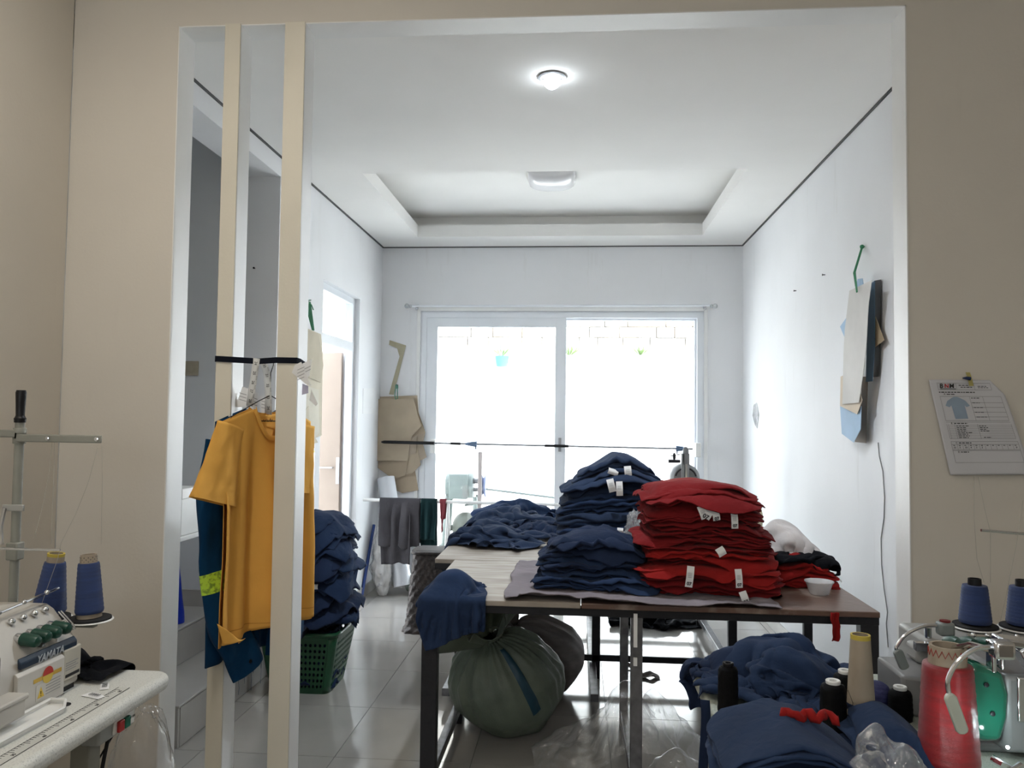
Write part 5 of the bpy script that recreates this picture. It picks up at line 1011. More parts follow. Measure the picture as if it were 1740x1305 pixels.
m = MB(); m.b2((.0126, .165, .068), (.0129, .272, .078)); sl_ = m.build('seal_ribbon', M('gold seal ribbon', (.62, .40, .06), .5), fc_)
m = MB(); m.lathe([(.020, 0), (.020, .0006)], 26, m=frame((.0129, .218, .075), (0, 1, 0), (0, 0, 1))); m.build('seal_disc', M('yellow seal', (.72, .52, .08), .5), sl_)
m = MB(); m.prism([(.020*math.cos(a), .020*math.sin(a)) for a in np.linspace(0, PI, 16)], .0006, .0010, m=frame((.0129, .218, .076), (0, 1, 0), (0, 0, 1))); m.build('seal_top', M('red seal', (.50, .03, .02), .5), sl_)
sc_ = bpy.data.objects[[c.name for c in t.children if c.name.startswith('side_cover')][0]]
q_ = plate(0, .297, .355, .040, .048, INK, 'rating_plate', sc_, .0072); ln = MB(); [ln.b2((.0072, .298, .058+.006*k), (.0076, .34+.01*(k % 2), .060+.006*k)) for k in range(4)]; ln.build('print_lines', M('grey print', (.3, .3, .3), .8, 0), q_, kind='stuff')
for k in range(4):
    c = Vector((-.045, .185+.040*k, .172)); d = Vector((.95, -.12, -.06)).normalized(); kn = MB(); kn.tube([c, c+d*.012, c+d*.014, c+d*.050, c+d*.058, c+d*.062], [.010, .012, .0165, .0155, .012, .004], 18); kn.build('tension_knob', KNOB, t, smooth=True)
    m = MB(); m.tube([c-d*.004, c+d*.012], .013, 16); m.build('tension_disc', CHROME, t, smooth=True)
    m = MB(); m.sphere((-.072, .195+.042*k, .210), .009, 12, 8); m.build('thread_guide', CHROME, t, smooth=True)
m = MB(); m.lathe([(.018, 0), (.019, .004), (.012, .006)], 24, m=frame((-.028, .235, .152), (0, 1, 0), (-.6, 0, .8))); m.build('oil_window', M('dark oil glass', (.10, .10, .10), .2), t, smooth=True)
m = MB(); m.tube([(-.09, .06, .228), (-.09, .40, .250)], .004, 8); [m.sphere((-.088, .08+.09*k, .231+.006*k), .007, 10, 6) for k in range(4)]; m.build('eyelet_bar', CHROME, t, smooth=True)
for k in range(2): m = MB(); m.tube([(-.05, .345+.01*k, .200), (-.02, .352+.01*k, .165), (-.012, .352+.01*k, .150)], .0022, 6); m.build('wire_guard', CHROME, t, smooth=True)
m = MB(); m.b2((-.02, -.14, .06), (.05, .10, .072)); m.b2((-.02, -.14, .02), (.045, .095, .06)); m.build('cloth_plate', MACH, t, bevel=.004)
m = MB(); m.b2((-.06, -.02, .075), (.02, .04, .17)); m.tube([(.0, .02, .09), (.03, .02, .075)], .006, 8); m.build('needle_head', CHROME, t, bevel=.004)
# waste chute tray before it
p = at(40, 1235, 'z', HL); m = MB(); tr = [(0.02, -.17), (.085, -.17), (.09, .06), (.06, .11), (.02, .11)]; m.prism(tr, .001, .004); n = len(tr)
for i in range(n): a, b = Vector((*tr[i], 0)), Vector((*tr[(i+1) % n], 0)); m.tube([a+Vector((0, 0, .014)), b+Vector((0, 0, .014))], .004, 6); m.add([a, b, b+Vector((0, 0, .014)), a+Vector((0, 0, .014))], [(0, 1, 2, 3)])
m.build('waste_tray', WHITEP, loc=(fx, 1.83, HL), **T('white plastic waste tray before the light grey overlock machine', 'tray'))
# ---- thread stands
ROPE = M('pale thread', (.42, .40, .36), .8)
def cone_obj(name, loc, label, rb, rt, h, col, tube_col, tb, tt, extra=None, group=None, tilt=(0, 0), wind0=.012, rim=None, dots=False, cat='thread cone', rough=.55):
    t = thing(name, label, cat, loc, group=group, rot=(tilt[0], tilt[1], 0)); W = M('wound thread '+label[:18], col, rough, .15, 8, .35, 220, sheen=.1, stretch=(1, 1, 14), spec=.45)
    m = MB(); m.lathe([(tb, 0), (tb, .003), (tt, h+tt*1.1), (tt*.82, h+tt*1.1), (tt*.80, h)], 28, caps=False); co = m.build('tube', tube_col, t, smooth=True)
    pr = [(rb*.94, wind0), (rb, wind0+.006)]; N_ = 26
    for k in range(N_+1): f = k/N_; pr.append((rb+(rt-rb)*f+.0006*math.sin(k*2.4), wind0+.006+(h-wind0-.010)*f))
    pr += [(rt*.95, h), (tt*.98, h+.001)]; m = MB(); m.lathe(pr, 36, caps=False); m.build('winding', W, t, smooth=True, ang=60)
    if rim: m = MB(); m.lathe([(tt*1.01, h+tt*.75), (tt*1.03, h+tt*1.12), (tt*.8, h+tt*1.12)], 28, caps=False); m.build('rim', rim, t, smooth=True)
    if dots:
        m = MB()
        for r in range(3):
            for k in range(12): a = 2*PI*(k+.5*(r % 2))/12; z = h+.005+.0055*r; rr = tt*1.012; m.sphere((rr*math.cos(a), rr*math.sin(a), z), .0016, 6, 4)
        m.build('dots', M('dark print dots', (.08, .07, .06), .7), t, kind='stuff')
    return t
TUBE = M('beige card tube', (.34, .28, .21), .7, .08, 12); YEL = M('yellow rim print', (.55, .42, .06), .6); BLUT = (.018, .045, .16)
def disc(parent, x, y, z, r=.060):
    m = MB(); m.lathe([(.004, -.006), (r, -.004), (r+.002, -.002), (r, .000), (.004, .000)], 36, c=(x, y, z)); m.build('cone_plate', WHITEP, parent, smooth=True); m = MB(); m.lathe([(.003, .0002), (r*.95, .0002), (r*.94, .005), (.003, .006)], 36, c=(x, y, z)); m.build('cone_pad', M('black foam pad', (.012, .012, .014), .9, .2, 40), parent, smooth=True)
ysd = 2.15; pz = at(28, 745, 'y', ysd).z; px_ = at(27, 900, 'y', ysd).x
t = thing('thread_stand', 'grey green thread stand with black handle top on the white sewing table', 'thread stand', (px_, ysd, HL)); zt1 = at(36, 718, 'y', ysd).z-HL
m = MB(); m.tube([(0, 0, 0), (0, 0, zt1)], .0125, 16); m.build('pole', GREYMET, t, smooth=True)
m = MB(); m.lathe([(.030, 0), (.030, .006), (.016, .012), (.016, .05)], 20); m.build('foot', GREYMET, t, smooth=True)
m = MB(); m.lathe([(.015, 0), (.016, .012), (.014, .014), (.0115, .02), (.0125, .05), (.014, .085), (.012, .092)], 18, c=(0, 0, zt1)); m.build('handle', BLACKP, t, smooth=True)
for s, L_, zz in ((1, at(178, 750, 'y', ysd).x-px_, at(100, 745, 'y', ysd).z-HL), (-1, .16, pz-HL+.014)):
    m = MB(); m.box((s*L_/2, -.014, zz), (L_, .006, .022)); arm = m.build('guide_arm', GREYMET, t, bevel=.004)
    for k in (.38, .95): m = MB(); m.lathe([(.006, 0), (.006, .004), (.003, .005)], 12, m=xf((s*L_*k, -.017, zz), (PI/2, 0, 0))); m.build('thread_eyelet', CHROME, arm)
    m = MB(); m.lathe([(.016, -.016), (.017, -.014), (.017, .014), (.016, .016)], 18, c=(0, 0, zz)); m.build('collar', GREYMET, t, smooth=True)
z1, z2 = at(28, 862, 'y', ysd).z-HL, at(28, 930, 'y', ysd).z-HL
m = MB(); m.box((0, -.013, z1), (.062, .008, .018)); m.build('clamp_plate', M('aluminium clamp', (.42, .42, .40), .4, metal=.4), t, bevel=.002)
m = MB(); m.tube([(-.022, -.018, z1), (-.03, -.02, z1-.05), (-.026, -.02, z2+.01)], .006, 8); m.build('link_rod', CHROME, t, smooth=True)
m = MB(); m.box((0, .0, z2-.01), (.034, .034, .05)); m.build('clamp', GREYMET, t, bevel=.004)
m = MB(); m.tube([(at(-30, 933, 'y', ysd).x-px_, -.03, z2), (at(114, 930, 'y', ysd).x-px_, -.03, z2+.001)], .0035, 8); m.build('guide_rod', CHROME, t, smooth=True)
cz = at(152, 1052, 'y', ysd).z-HL; xs_ = [at(152, 1050, 'y', ysd).x-px_, at(82, 1045, 'y', ysd).x-px_, at(-6, 1035, 'y', ysd).x-px_]
m = MB(); m.box(((xs_[0]+xs_[2])/2, 0, cz-.016), (xs_[0]-xs_[2]+.04, .022, .012)); m.build('cone_arm', GREYMET, t, bevel=.004)
for x in xs_: disc(t, x, 0, cz)
cone_obj('blue_thread_cone', (px_+xs_[1], ysd, HL+cz+.006), 'blue thread cone with a yellow rimmed tube on the thread stand', .044, .028, .150, BLUT, TUBE, .026, .022, tilt=(0, .10), rim=YEL)
cone_obj('blue_thread_cone', (px_+xs_[0], ysd, HL+cz+.006), 'blue thread cone with a dotted tube on the thread stand', .037, .028, .150, BLUT, TUBE, .032, .021, tilt=(0, -.05), dots=True)
def thread(name, pts, ax, val, label, r=.0006):
    m = MB(); P_ = [at(x, y, ax, val) for x, y in pts]; m.tube(P_, r, 5); return m.build(name, ROPE, smooth=True, **T(label, 'thread', 'sewing threads'))
thread('thread', [(88, 752), (84, 800), (75, 850), (58, 915)], 'y', ysd-.018, 'single thread slanting from the guide arm past the thread stand pole')
thread('thread', [(92, 752), (92, 800), (89, 860), (87, 925)], 'y', ysd-.006, 'single thread hanging from the guide arm to the yellow rimmed cone')
thread('thread', [(166, 760), (150, 820), (128, 875), (104, 922), (98, 950), (80, 1000), (64, 1046)], 'y', ysd-.045, 'single thread running from the guide arm end across the yellow rimmed cone')
thread('thread', [(173, 757), (174, 800), (173, 860), (172, 925)], 'y', ysd-.008, 'single thread hanging straight down from the guide arm end')
# switch box under the table edge, with its cables
p = at(205, 1222, 'x', LX1-.03); t = thing('motor_switch', 'grey switch box with red and green buttons under the white table', 'switch', (LX1-.035, p.y, HL-.045))
m = MB(); m.b2((-.05, -.085, -.052), (.0, .075, -.002)); m.build('housing', M('grey switch plastic', (.36, .38, .37), .5), t, bevel=.006); m = MB(); m.b2((.0, -.03, -.044), (.006, .065, -.010)); m.build('face_plate', WHITEP, t, bevel=.002)
for y, c, nm in ((-.018, (.45, .02, .02), 'red'), (.010, (.01, .16, .10), 'green')): m = MB(); m.b2((.006, y, -.042), (.014, y+.024, -.014)); m.build('button', M(nm+' button', c, .4), t, bevel=.002)
text('OFF ON', .009, INK, t, frame((.0066, .050, -.026), (0, 1, 0), (0, 0, 1)), 'lettering')
p2 = Vector((LX1-.06, p.y, HL-.095))
for k, (pts, lab) in enumerate((([(0, 0, 0), (-.005, -.03, -.12), (-.02, -.08, -.30), (-.03, -.10, -.60), (-.03, -.10, -.645)], 'thick black cable dropping from the switch box'), ([(.0, .04, 0), (-.04, .02, -.08), (-.03, -.08, -.17), (-.10, -.16, -.24), (-.14, -.22, -.50), (-.14, -.22, -.648)], 'thin grey cable looping under the white table'))):
    m = MB(); q = [p2+Vector(v) for v in pts]; cv = [q[i].lerp(q[i+1], f) for i in range(len(q)-1) for f in (0, .5)]+[q[-1]]; m.tube(cv, .005 if k == 0 else .0025, 8); m.build('power_cable', BLACKP, smooth=True, **T(lab, 'cable'))
# small things on the left table
p = at(135, 1140, 'z', HL); crumple('black_offcut', (p.x, p.y+.0, HL), (.30, .20), (30, 24), BLACKC, 33, .66, (-.05, .02, .0, .06, .05, .035), (((LX0, LY0, 0), (LX1, LY1, HL)),), None, 60, .03, solid=.003, drop=.05, **T('crumpled black offcut on the white sewing table', 'cloth'))
for px, py, rz_, w, h, lab in ((178, 1168, .5, .022, .048, 'small printed size label lying beside the ruler print'), (158, 1184, 1.25, .022, .062, 'longer printed care label lying flat on the white table'), (100, 1182, .2, .02, .04, 'small printed label lying against the overlock machine')):
    p = at(px, py, 'z', HL); m = MB(); m.grid(lambda u, v: ((u-.5)*w, (v-.5)*h, .001+.004*math.sin(v*PI)*u), 4, 8); o = m.build('size_label', TAG, loc=(p.x, p.y, HL+.001), rot=(0, 0, rz_), solid=.0005, **T(lab, 'label'))
    ln = MB(); [ln.b2((-w*.3, -h*.35+.007*k, .0058), (w*.3, -h*.35+.007*k+.003, .0062)) for k in range(5)]; ln.build('print_lines', INK, o, kind='stuff')
p = at(235, 1290, 'y', 2.52); film_blob('clear_waste_bag', (p.x, 2.54, .245), (.10, .11, .285), 6, 'clear plastic waste bag standing between white table and wall', FILM, .16, (80, 50))
# ================================================================== RIGHT STATION
HR = .78; RX0, RX1, RY0, RY1 = at(1212, 1215, 'z', HR).x, 1.75, .95, 2.36
RT = worktop('sewing_table', 'speckled grey green sewing table buried under navy garments', RX0, RX1, RY0, RY1, HR, SPECK2); boxR = ((RX0, RY0, 0), (RX1, RY1, HR))
GH = 'crumpled navy garments on the right sewing table'
for px, py, sz, sd, sq, lp, rz_, mt, dr, lab in (
    (1325, 1160, (.66, .56), 51, .52, (0, .02, 0, .15, .09, .10), .1, NAVY2, .12, 'crumpled navy garment at the back of the navy heap'),
    (1272, 1155, (.42, .38), 52, .62, (0, 0, 0, .09, .08, .07), -.3, NAVY, .13, 'crumpled navy garment slipping over the left table edge beside the spool'),
    (1350, 1185, (.56, .48), 53, .50, (0, .02, .0, .11, .07, .09), .4, NAVY2, .14, 'crumpled navy garment at the front of the navy heap')):
    p = at(px, py, 'z', HR); crumple('heaped_garment', (p.x, p.y, HR), sz, (50, 42), mt, sd, sq, lp, (boxR,), None, 70, .06, rz=rz_, drop=dr, wr=.017, **T(lab, 'garment', GH))
p = at(1186, 1150, 'z', HR+.02); strip('navy_strip', (RX0-.014, 2.02, HR+.02), .42, .022, NAVY, 5, 'long navy tie hanging down from the right sewing table edge', 'cloth strip', amp=.012, frays=2)
def spool(name, px, py, label, r, h, top, col=(.003, .003, .004)):
    p = at(px, py, 'z', HR); t = thing(name, label, 'thread spool', (p.x, p.y, HR)); BK = M('black wound thread', col, .6, .3, 10, .4, 200, stretch=(1, 1, 14), spec=.12)
    m = MB(); m.lathe([(r*.92, .004), (r, .012)]+[(r*(1-.06*k/12)+.0005*math.sin(k*2.1), .012+(h-.024)*k/12) for k in range(13)]+[(r*.82, h-.004), (r*.5, h)], 30); m.build('winding', BK, t, smooth=True, ang=60)
    m = MB(); m.lathe([(r*.52, h-.002), (r*.55, h+.006), (r*.5, h+.008), (r*.28, h+.007), (r*.25, h-.01)], 24, caps=False); m.build('core', top, t, smooth=True); m = MB(); m.lathe([(r*.95, 0), (r*.95, .004)], 24); m.build('foot', BLACKP, t); return t
spool('black_spool', 1237, 1216, 'black thread spool standing alone at the left table edge', .0245, .118, BLACKP); spool('black_spool', 1416, 1243, 'black thread spool with a white core in front of the beige cone', .030, .108, WHITEP); spool('black_spool', 1436, 1222, 'black thread spool half hidden between navy heap and beige cone', .028, .108, WHITEP); spool('black_spool', 1530, 1222, 'short black thread spool with a tall white core by the red cone', .028, .070, WHITEP, (.012, .013, .016))
p = at(1463, 1232, 'z', HR); t = thing('bare_cone', 'tall bare beige card cone with yellow top and navy thread ring', 'thread cone', (p.x, p.y, HR))
m = MB(); m.lathe([(.036, 0), (.034, .004), (.0215, .208), (.0185, .208), (.030, .006)], 32, caps=False); m.build('tube', TUBE, t, smooth=True); m = MB(); m.lathe([(.0222, .198), (.0220, .2085), (.0180, .2085)], 30, caps=False); m.build('rim', YEL, t, smooth=True); m = MB(); m.lathe([(.0330, .038), (.0345, .040), (.0342, .050), (.0322, .052)], 30, caps=False); m.build('thread_ring', NAVY, t, smooth=True)
m = MB(); m.tube([(-.035, -.02, .045), (-.05, -.03, .075), (-.04, -.035, .09), (-.028, -.03, .06), (-.03, -.03, .03)], .0006, 4); m.build('loose_thread', BLACKP, t)
p = at(1490, 1205, 'z', HR); t = thing('yarn_ball', 'violet blue yarn ball resting against the beige cone', 'yarn', (p.x, p.y, HR)); YARN = M('violet blue yarn', (.035, .038, .14), .8, .2, 20, .4, 90)
m = MB(); m.grid(lambda u, v: (.034*math.sin(v*PI)*math.cos(u*6.283)*(1+.02*math.sin(v*60+u*9)), .034*math.sin(v*PI)*math.sin(u*6.283)*(1+.02*math.sin(v*60+u*9)), .035-.034*math.cos(v*PI)), 40, 44, True); m.build('ball', YARN, t, smooth=True, ang=180)
# folded navy pile at the front, with red scrunch, and a second one
def warp_arch(hh, w): return lambda x, y, z, r: (x+.01*nz(z*9, y*5, 3), y+.008*nz(x*6, z*9, 5), max(.001, z*(1-.25*(x/w)**2)+.040*(z/hh)*(1-(x/w)**2)-.02*(z/hh)*max(0, x/w)+.008*nz(x*9, y*8, z*7, 2)))
pc = at(1340, 1290, 'y', 1.66); st_c = Vector((pc.x, 1.66, HR)); stack('folded_navy_garment', st_c, .27, .26, [.013, .012, .011, .010, .010, .010], warp_arch(.066, .15), [NAVY2, NAVY], 71, 'folded navy garment, %s in the arched pile under the red scrap', 'garment', 'folded navy panels under the red scrap', 2, .012, 48, .05, .006, rip=.006)
pc2 = at(1535, 1260, 'y', 1.72); stack('small_navy_garment', Vector((pc2.x-.005, 1.79, HR)), .15, .20, [.014, .014, .013], warp_arch(.045, .09), [NAVY2], 72, 'folded navy garment, %s in the small pile beside the red cone', 'garment', 'folded navy panels beside the red cone', 2, .01, 40, .08, .006, rip=.006)
p = at(1376, 1222, 'y', 1.68); m = MB(); cv = [Vector((-.055+.11*k/16, .008*math.sin(k*1.1), .012+.011*abs(math.sin(k*.62))+.004*math.sin(k*1.9))) for k in range(17)]; m.tube(cv, [.006+.005*abs(math.sin(k*.9)) for k in range(17)], 12); m.build('red_scrap', RED2, loc=(p.x, 1.68, p.z-.012), smooth=True, ang=180, **T('twisted red cloth scrap on top of the arched navy pile', 'cloth'))
p = at(1510, 1290, 'y', 1.52); crumple('clear_packet', (p.x, 1.54, HR), (.24, .20), (46, 40), FILM, 9, .66, (-.03, 0, .0, .045, .04, .085), (boxR,), None, 60, .04, solid=0, drop=.15, wr=.012, balls=(((p.x+.035, 1.53, HR), (.03, .035, .12)), ((p.x+.0, 1.575, HR), (.02, .02, .135)), ((p.x-.075, 1.52, HR), (.02, .03, .05))), **T('clear plastic packet with bright creases beside the red cone', 'plastic bag'))
# red thread cone
p = at(1612, 1297, 'z', HR+.016); t = cone_obj('red_thread_cone', (p.x, p.y, HR), 'big shiny red thread cone with a zigzag printed tube', .058, .047, .215, (.24, .006, .010), TUBE, .048, .034, wind0=.018, rough=.32)
m = MB(); h_ = .2165; zg = [(.0345*math.cos(a), .0345*math.sin(a), h_+.022+(.007 if k % 2 else -.006)) for k, a in enumerate(np.linspace(0, 2*PI, 36, endpoint=False))]; m.tube(zg, .0016, 5, closed=True); m.build('zigzag_print', M('red zigzag print', (.30, .03, .02), .6), t)
# near machine with the green end cover, far grey machine
ym = 1.76; gx0, gx1 = at(1641, 1200, 'y', ym).x, at(1718, 1200, 'y', ym).x; gz0, gz1 = at(1680, 1262, 'y', ym).z, at(1680, 1130, 'y', ym).z
t = thing('green_cover_machine', 'grey overlock machine with a glossy green end cover on the right table', 'sewing machine', (gx0, ym, HR)); gw = gx1-gx0; zb0, zb1 = gz0-HR, gz1-HR
GC = M('glossy green cover', (.006, .12, .075), .10, .05, 6, coat=.8, spec=.6)
pr = [(.012, zb0+.012), (.0, zb0+.05), (-.002, zb1-.03), (.008, zb1-.006), (.028, zb1), (gw*.88, zb1-.016), (gw, zb1-.06), (gw*.96, zb0+.05), (gw*.80, zb0), (.032, zb0)]
m = MB(); n = len(pr); m.v = [(x, 0, z) for x, z in pr]+[(x, .055, z) for x, z in pr]; m.f = [tuple(range(n)), tuple(range(2*n-1, n-1, -1))]+[(i, (i+1) % n, n+(i+1) % n, n+i) for i in range(n)]; gc_ = m.build('end_cover', GC, t, bevel=.014, seg=4)
for x, z in ((gw*.45, zb1-.04), (gw*.58, zb0+.06), (.012, zb0+.028)): m = MB(); m.lathe([(.005, 0), (.005, .003), (.002, .004)], 14, m=xf((x, -.001, z), (PI/2, 0, 0))); m.build('screw', DARKMET, gc_)
m = MB(); m.b2((gw*.9, .004, .02), (gw+.30, .20, zb1-.02)); m.b2((.02, .055, .0), (gw+.30, .20, .03)); m.build('body', MACHG, t, bevel=.012)
m = MB(); m.b2((gw+.012, -.004, zb1-.115), (gw+.075, .004, zb1-.022)); fp = m.build('face_plate', CHROME, t, bevel=.005); m = MB(); m.lathe([(.008, 0), (.008, .003)], 16, m=xf((gw+.034, -.004, zb1-.078), (PI/2, 0, 0))); m.build('face_hole', DARKMET, fp)
m = MB(); m.b2((gw*.60, .0, zb1-.018), (gw*.72, .03, zb1+.048)); m.b2((gw*.80, .0, zb1-.01), (gw*.90, .03, zb1+.042)); m.box((gw*1.25, .015, zb1+.045), (.085, .05, .016), (0, .12, 0)); m.box((gw*1.45, .01, zb1+.02), (.035, .04, .05), (0, -.5, 0)); m.build('presser_lever', CHROME, t, bevel=.005)
m = MB(); m.tube([(gw*.35, -.04, .028), (gw*.6, -.07, .018), (gw*.85, -.06, .024)], .008, 10); m.box((gw*.55, -.06, .02), (.05, .02, .008), (0, .5, .3)); m.build('looper_foot', CHROME, t, smooth=True)
m = MB(); m.sphere((gw*.62, -.052, zb0+.012), .0035, 10, 8); m.build('needle_light', M('lit needle light', (1, 1, 1), .4, 0, emis=(.75, .95, 1), estr=18), t, smooth=True); light('needle_light_lamp', 'POINT', (gx0+gw*.42, ym-.055, HR+zb0+.045), .07, (.72, .97, 1), shadow_soft_size=.003)  # made-up small light, added to brighten the green cover and the foot
for k in range(3): c = Vector((gw*.1+.032*k, .10, zb1+.018)); m = MB(); m.tube([c, c+Vector((.002, -.03, .008)), c+Vector((.004, -.045, .010))], [.013, .014, .010], 14); m.build('tension_knob', KNOB, t, smooth=True)
yb = 2.10; t = thing('grey_overlock', 'grey overlock machine with a flat work plate behind the red cone', 'sewing machine', (at(1512, 1140, 'y', yb).x, yb, HR)); zp = at(1540, 1133, 'y', yb).z-HR
m = MB(); m.prism([(0, -.075), (.10, -.11), (.26, -.11), (.26, .09), (.0, .09)], .0, zp); m.build('work_plate', MACHG, t, bevel=.008)
zt2_ = at(1650, 1082, 'y', yb+.06).z-HR; m = MB(); m.b2((.095, .02, .0), (.52, .20, zt2_)); m.b2((.075, .02, zp), (.12, .10, zt2_-.02)); m.build('arm', M('pale machine enamel', (.33, .33, .32), .4, .05, 8), t, bevel=.012)
m = MB(); m.tube([(.20, .03, zt2_+.010), (.36, .03, zt2_+.006)], .005, 8); [m.sphere((.215+.035*k, .028, zt2_+.012), .007, 10, 6) for k in range(4)]; m.build('eyelet_bar', CHROME, t, smooth=True)
for k in range(3): c = Vector((.235+.034*k, .02, zt2_-.03)); m = MB(); m.tube([c, c+Vector((0, -.035, .006)), c+Vector((0, -.045, .007))], [.014, .014, .009], 14); m.build('tension_knob', KNOB, t, smooth=True)
m = MB(); m.tube([(.11, .04, zt2_), (.11, .04, zt2_+.025)], .009, 10); m.box((.09, .01, zt2_-.015), (.05, .02, .02)); m.build('presser_bar', CHROME, t, smooth=True)
# goose neck lamps
def neck(pts, r=.0042):
    P_ = [Vector(p) for p in pts]; cv = []
    for i in range(len(P_)-1):
        a, b, c, d = P_[max(i-1, 0)], P_[i], P_[i+1], P_[min(i+2, len(P_)-1)]
        for f in np.linspace(0, 1, 8, endpoint=False): cv.append(.5*((2*b)+(c-a)*f+(2*a-5*b+4*c-d)*f*f+(3*b-a-3*c+d)*f**3))
    cv.append(P_[-1]); return cv
def goose(label, base, pts, head0, head1, y, lit, hw_):
    b = at(*base, 'y', y); t = thing('sewing_lamp', label, 'lamp', b); LG = M('grey lamp plastic', (.20, .225, .22), .45) if not lit else M('pale lamp plastic', (.50, .54, .48), .4)
    m = MB(); m.box((0, .0, 0), (.036, .032, .032)); m.build('base', LG if not lit else CHROME, t, bevel=.006)
    if lit: m = MB(); m.tube([(0, .01, -.008), (.012, .14, -.03), (.02, .262, -.075)], .006, 8); m.build('bracket', CHROME, t, smooth=True)
    if not lit: m = MB(); m.lathe([(.012, .016), (.012, .020), (.006, .021)], 16); m.build('switch_button', M('dark red button', (.16, .01, .01), .4), t)
    m = MB(); m.tube([p-b for p in neck([at(x, yy, 'y', y) for x, yy in pts])], .0042, 10); m.build('goose_neck', CHROME, t, smooth=True)
    a, e = at(*head0, 'y', y-.003)-b, at(*head1, 'y', y-.003)-b; d = (e-a).normalized(); q = Vector((0, 1, 0)).cross(d).normalized(); L_ = (e-a).length
    F_ = Matrix(((d.x, q.x, 0, a.x), (d.y, q.y, 1, a.y), (d.z, q.z, 0, a.z), (0, 0, 0, 1)))
    out = [(0, -.35), (.06, -.8), (.12, -1), (.9, -1), (.97, -.7), (1, 0), (.97, .7), (.9, 1), (.12, 1), (.06, .8), (0, .35)]
    m = MB(); m.prism([(x*L_, s*hw_) for x, s in out], -.006, .006, m=F_); m.build('lamp_head', LG, t, bevel=.003)
    if lit:
        m = MB(); m.prism([(x*L_*.8+L_*.14, s*hw_*.7) for x, s in out], .0062, .0072, m=F_); m.build('led_panel', M('lit lamp panel', (1, 1, 1), .4, 0, emis=(.85, .97, 1), estr=6), t)
        c = b+(a+e)/2+d*L_*.12; l = light('sewing_lamp_light', 'AREA', (c.x, c.y+.012, c.z), .06, (.82, .97, 1), shape='RECTANGLE', size=L_*.6, size_y=hw_*1.4); l.rotation_euler = (PI/2-.35, 0, -.75); l.data.spread = 1.5
    return t
goose('grey goose neck sewing lamp, unlit, on the grey machine', (1606, 1068), [(1600, 1064), (1570, 1064), (1540, 1078), (1524, 1098), (1524, 1106)], (1524, 1104), (1538, 1137), 2.02, False, .011)
goose('pale goose neck sewing lamp, lit, before the green cover', (1702, 1103), [(1696, 1100), (1660, 1102), (1628, 1124), (1611, 1155), (1613, 1180)], (1612, 1178), (1637, 1247), 1.515, True, .0105)
# right thread stand with two blue cones
yS = 2.24; t = thing('thread_stand', 'grey thread stand with blue cones on the right sewing table', 'thread stand', (1.42, yS, HR)); zc_ = at(1657, 1064, 'y', yS).z-HR; xc = [at(1657, 1060, 'y', yS).x-1.42, at(1738, 1062, 'y', yS).x-1.42]
m = MB(); m.tube([(0, 0, 0), (0, 0, .82)], .0125, 14); m.build('pole', GREYMET, t, smooth=True); m = MB(); m.box((xc[0]/2, 0, zc_-.016), (-xc[0]+.05, .022, .012)); m.build('cone_arm', GREYMET, t, bevel=.004)
m = MB(); m.lathe([(.030, 0), (.030, .006), (.016, .012), (.016, .05)], 20); m.build('foot', GREYMET, t, smooth=True)
for x in xc: disc(t, x, 0, zc_, .058)
g0, g1 = at(1667, 901, 'y', yS), at(1745, 909, 'y', yS); m = MB(); m.tube([(g0.x-1.42, 0, g0.z-HR), (0.0, 0, g1.z-HR-.012)], .004, 8); m.build('guide_rod', CHROME, t, smooth=True); m = MB(); m.box((0, -.01, .78), (.42, .006, .022)); m.build('guide_arm', GREYMET, t, bevel=.004)
BT = BLACKP
cone_obj('blue_thread_cone', (1.42+xc[0], yS, HR+zc_+.006), 'blue thread cone with a black core beneath the pinned sheet', .040, .031, .102, (.02, .05, .20), BT, .022, .016, wind0=.004); cone_obj('blue_thread_cone', (1.42+xc[1], yS, HR+zc_+.006), 'blue thread cone with a black core beside the stand pole', .040, .031, .102, (.02, .05, .20), BT, .022, .016, wind0=.004)
thread('thread', [(1655, 810), (1655, 880), (1660, 950), (1672, 990)], 'y', yS-.012, 'thread sagging from above to the cone beneath the pinned sheet'); thread('thread', [(1662, 810), (1672, 860), (1683, 905), (1683, 990)], 'y', yS-.02, 'thread falling straight beside the blue cone beneath the sheet'); thread('thread', [(1738, 850), (1728, 920), (1712, 1000), (1700, 1055)], 'y', yS-.03, 'thread slanting down between the two blue cones')
# ================================================================== ON THE WALLS
# order sheet pinned to the front wall; it curls away a little from the wall
yD = Y1-.006; C4 = [at(1578, 645, 'y', yD), at(1698, 646, 'y', yD), at(1752, 806, 'y', yD), at(1614, 807, 'y', yD)]
O_ = C4[0]; UX = C4[1]-C4[0]; UY = C4[3]-C4[0]
t = thing('order_sheet', 'printed order sheet with a blue shirt drawing pinned to the cream wall', 'paper', O_)
def sh(u, v, off=0): return O_+UX*u*(1+(.0)*v)+UY*v+(C4[2]-C4[1]-UY)*u*v+Vector((0, -.010*math.sin(v*2.6+.3)*u*.6-.004*v-off, 0))-O_
m = MB()
def paper_fn(u, v):
    u2 = u if not (u > .86 and v < .16) else min(u, .86+.14*(v/.16)); return sh(u2, v)
m.grid(paper_fn, 40, 50); m.build('paper', M('white copier paper', (.60, .60, .63), .7, .03, 3), t, smooth=True, ang=180, solid=.0006, recalc=False)
